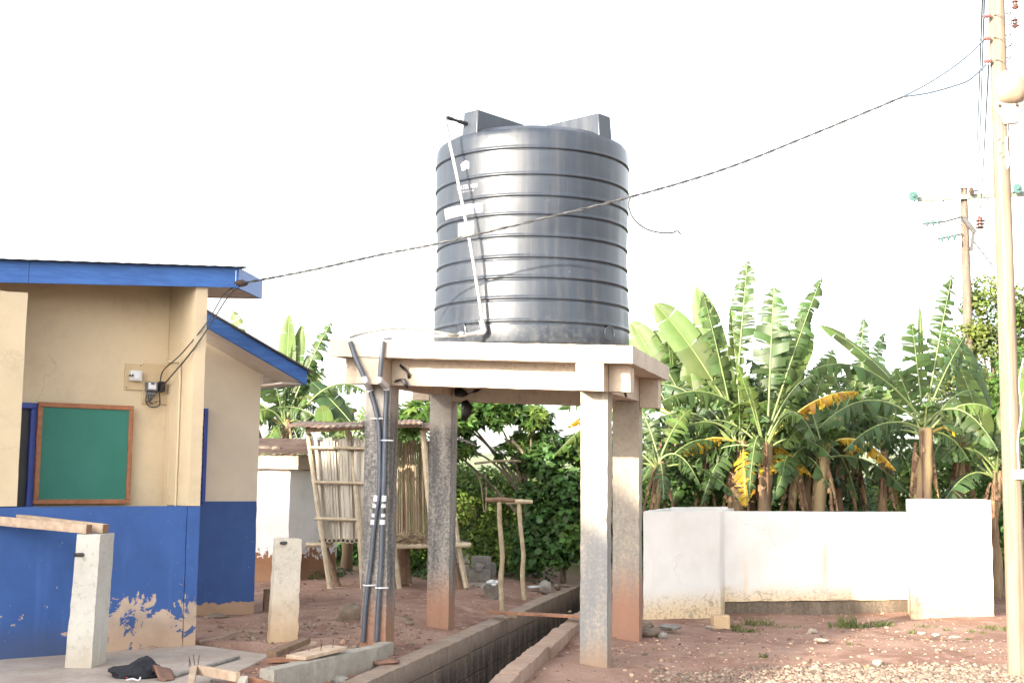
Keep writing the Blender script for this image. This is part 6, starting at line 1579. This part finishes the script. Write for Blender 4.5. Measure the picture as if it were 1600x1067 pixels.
for k, (x0, x1, yt, Y, mat, lab) in enumerate((
    (1470, 1660, 455, 27.5, 'bush_olive', 'olive tree crown rising behind the distant power pole'), (1540, 1720, 560, 25.0, 'bush', 'green tree crown behind the timber utility pole'))):
    c = P((x0 + x1) / 2, 900, Y); c.z = 0; top = P((x0 + x1) / 2, yt, Y); hw = (x1 - x0) / 2 * Y / FPX; h = top.z
    cl_ = ell_clumps((c.x, c.y, h * .66), (hw, 1.2, h * .36), 60, .44, 80 + k)
    tree('leafy_tree', lab, 'tree', c, (c.x, c.y, h * .75), cl_, 20000, .12, mat, 90 + k, .10, 8)
for k, (x0, x1, yt, Y, mat, lab) in enumerate((
    (1000, 1110, 705, 19.9, 'bush', 'leafy bush at the foot of the thin brown banana stem'), (1120, 1250, 725, 20.1, 'bush', 'leafy bush between the two tall banana stems'), (1250, 1350, 740, 20.3, 'bush_dark', 'dark low bush by the squat banana stem'),
    (1480, 1570, 690, 22.5, 'bush_light', 'bright bush at the foot of the distant power pole'), (1395, 1490, 700, 23.0, 'bush_light', 'bright bush right of the big banana stem'), (1345, 1420, 745, 25.0, 'bush', 'small round bush before the pale hillside'), (1545, 1640, 700, 20.0, 'bush', 'creeper covered bush beside the tall end block'))):
    c = P((x0 + x1) / 2, 900, Y); c.z = 0; top = P((x0 + x1) / 2, yt, Y); hw = (x1 - x0) / 2 * Y / FPX; h = max(.6, top.z)
    cl_ = ell_clumps((c.x, c.y, h * .52), (hw * 1.15, .7, h * .52), 34, .34, 120 + k)
    tree('sunlit_bush', lab, 'bush', c, (c.x, c.y, h * .7), cl_, 9000, .09, mat, 130 + k, .03, 5)
# far hills
hv, hf = [], []
nx = 80
for j, (y, z0) in enumerate(((70, -.5), (110, 1.0), (170, 3.2), (260, 6.2), (330, 8.0))):
    for i in range(nx):
        x = (i / (nx - 1) - .5) * y * 2.4; hv.append((x, y + 6 * noise.noise(Vector((x * .02, y, 0))), z0 + (1.0 + j * .55) * noise.noise(Vector((x * .02 + 5, y * .02, 1))) + .0))
for j in range(4):
    for i in range(nx - 1):
        a = j * nx + i; hf.append((a, a + 1, a + nx + 1, a + nx))
o = fast_mesh('hills', hv, 4, hf, M['hill'], smooth=True); o['kind'] = 'structure'

# ------------------------------------------------------------------ gravel, pebbles, weeds
ico = bmesh.new(); bmesh.ops.create_icosphere(ico, subdivisions=1, radius=1)
IV = np.array([v.co[:] for v in ico.verts]); IF = np.array([[v.index for v in f.verts] for f in ico.faces]); ico.free()
def scatter(name, pts, rad, mat, flat=(.45, .8)):
    n = len(pts); R_ = rng
    q = IV[None] * (1 + R_.uniform(-.28, .28, (n, 12, 1)))
    q = q * np.stack([rad * R_.uniform(.8, 1.4, n), rad * R_.uniform(.7, 1.0, n), rad * R_.uniform(*flat, n)], 1)[:, None]
    a = R_.uniform(0, 6.28, n); c, s = np.cos(a)[:, None], np.sin(a)[:, None]
    x = q[..., 0] * c - q[..., 1] * s; y = q[..., 0] * s + q[..., 1] * c
    v = np.stack([x, y, q[..., 2]], -1) + np.array(pts)[:, None]
    f = (IF[None] + np.arange(n)[:, None, None] * 12).reshape(-1, 3)
    o = fast_mesh(name, v.reshape(-1, 3), 3, f, M[mat]); o['kind'] = 'stuff'
    return o
def gravel_density(x, y):
    p_ = (x - 1.35 - (11.2 - y) * -.3) / 1.5 + 0.6 * noise.noise(Vector((x * 1.2, y * 1.2, 5))); q_ = (11.75 - y + (x - 3.2) * .05) / .55 + 0.6 * noise.noise(Vector((x * 1.6, y * 1.6, 8)))
    return max(0, min(1, p_)) * max(0, min(1, q_))
pts = []; 
while len(pts) < 26000:
    x, y = random.uniform(1.2, 5.4), random.uniform(8.9, 12.3)
    if random.random() < gravel_density(x, y): pts.append((x, y, gz(x, y) + random.uniform(-.002, .007)))
scatter('gravel', pts, np.random.default_rng(3).gamma(3.2, .0033, len(pts)) + .003, 'stone')
pts = []
while len(pts) < 3800:
    y = 9.0 + 11 * random.random() ** 1.6; x = random.uniform(-4.5, 6.0) * y / 14
    if in_apron(x, y) or (Lin(y) - LW - .02 < x < Rin(y) + RW + .02): continue
    d = noise.noise(Vector((x * .8, y * .8, 2))) + .4
    if random.random() < d + .25: pts.append((x, y, gz(x, y) + .001))
scatter('pebbles', pts, np.random.default_rng(4).gamma(2.2, .0042, len(pts)) + .003, 'pebble')
pts = []
while len(pts) < 420:                             # paler chips round the kerb and posts
    x, y = random.uniform(-2.6, -.6), random.uniform(10.6, 13.8)
    if in_apron(x, y) or x > Lin(y) - LW - .02: continue
    pts.append((x, y, gz(x, y) + .002))
for k in range(300):
    x, y = random.uniform(.7, 4.5), random.uniform(11, 16)
    pts.append((x, y, gz(x, y) + .002))
scatter('stone_chips', pts, np.random.default_rng(5).gamma(2.0, .0048, len(pts)) + .004, 'stone')
def tufts(name, spots, mat='grass', seed=1):
    R_ = np.random.default_rng(seed); V = []; 
    for (x, y, rad, n, h) in spots:
        for k in range(int(n * .6)):
            a = R_.uniform(0, 6.28); rr = rad * math.sqrt(R_.uniform()); px_, py_ = x + rr * math.cos(a), y + rr * math.sin(a) * .7
            z = gz(px_, py_); hh = h * R_.uniform(.4, 1.2); ln = R_.normal(0, .35, 2) * hh; wv = R_.uniform(-1, 1, 2); wv = wv / (np.linalg.norm(wv) + 1e-6) * R_.uniform(.004, .009)
            hh *= .62; b = np.array([px_, py_, z]); m_ = b + np.array([ln[0] * .4, ln[1] * .4, hh * .6]); t = b + np.array([ln[0], ln[1], hh])
            w3 = np.array([wv[0], wv[1], 0]); V += [b - w3, b + w3, m_ + w3 * .8, m_ - w3 * .8, m_ - w3 * .8, m_ + w3 * .8, t, t]
    V = np.array(V); F = np.arange(len(V)).reshape(-1, 4)
    o = fast_mesh(name, V, 4, F, M[mat]); o['kind'] = 'stuff'; return o
spots = []
def gs(x, y, rad, n, h): p = G(x, y, 0); spots.append((p.x, p.y, rad, n, h))
for a in ((1165, 975, .16, 130, .10), (1185, 965, .2, 130, .14), (1150, 968, .1, 50, .08), (1325, 966, .12, 110, .22), (1315, 968, .2, 90, .12), (1345, 968, .1, 60, .1), (1368, 967, .08, 50, .14), (1385, 966, .08, 50, .12), (1425, 978, .05, 40, .09), (1480, 974, .05, 25, .05), (1525, 976, .12, 50, .06), (1580, 972, .25, 120, .12), (1515, 988, .04, 20, .05), (1192, 1027, .04, 34, .07), (1328, 1003, .03, 20, .05), (1445, 968, .15, 50, .05), (1540, 968, .12, 60, .08), (1230, 968, .2, 60, .05), (800, 890, .3, 90, .12), (830, 895, .3, 90, .12)): gs(*a)
tufts('grass', spots)
# low undergrowth carpeting the earth under the bushes
cl_ = []
R_ = random.Random(5)
for k in range(60):
    y = R_.uniform(19.6, 23.5); x = R_.uniform(-3.5, 7.5)
    if Lin(y) - .4 < x < Lin(y) + 1.0: continue
    cl_.append((Vector((x, y, .10)), (.45, .4, .16)))
v, f = leaf_cloud(9000, cl_, .085, 77)
o = fast_mesh('undergrowth', v, 4, f, M['bush_dark']); o['kind'] = 'stuff'
# dry leaf litter blown about the yard
R_ = np.random.default_rng(9); n = 420
y = 9.3 + 9 * R_.uniform(0, 1, n) ** 1.3; x = R_.uniform(-4.2, 5.5, n) * y / 14
ok = [not in_apron(a, b) and not (Lin(b) - LW - .03 < a < Rin(b) + RW + .03) for a, b in zip(x, y)]
x, y = x[ok], y[ok]; n = len(x)
c = np.stack([x, y, [gz(a, b) + .012 for a, b in zip(x, y)]], 1)
a = R_.uniform(0, 6.28, n); t = np.stack([np.cos(a), np.sin(a), R_.normal(0, .25, n)], 1); b = np.stack([-np.sin(a), np.cos(a), R_.normal(0, .35, n)], 1); s_ = R_.uniform(.015, .04, n)[:, None]
up = np.array([0, 0, 1.0]); V = np.stack([c - t * s_, c + b * s_ * .45 + up * .006, c + t * s_ + up * .008, c - b * s_ * .45], 1).reshape(-1, 3)
o = fast_mesh('dry_leaves', V, 4, np.arange(len(V)).reshape(-1, 4), M['ban_dead']); o['kind'] = 'stuff'
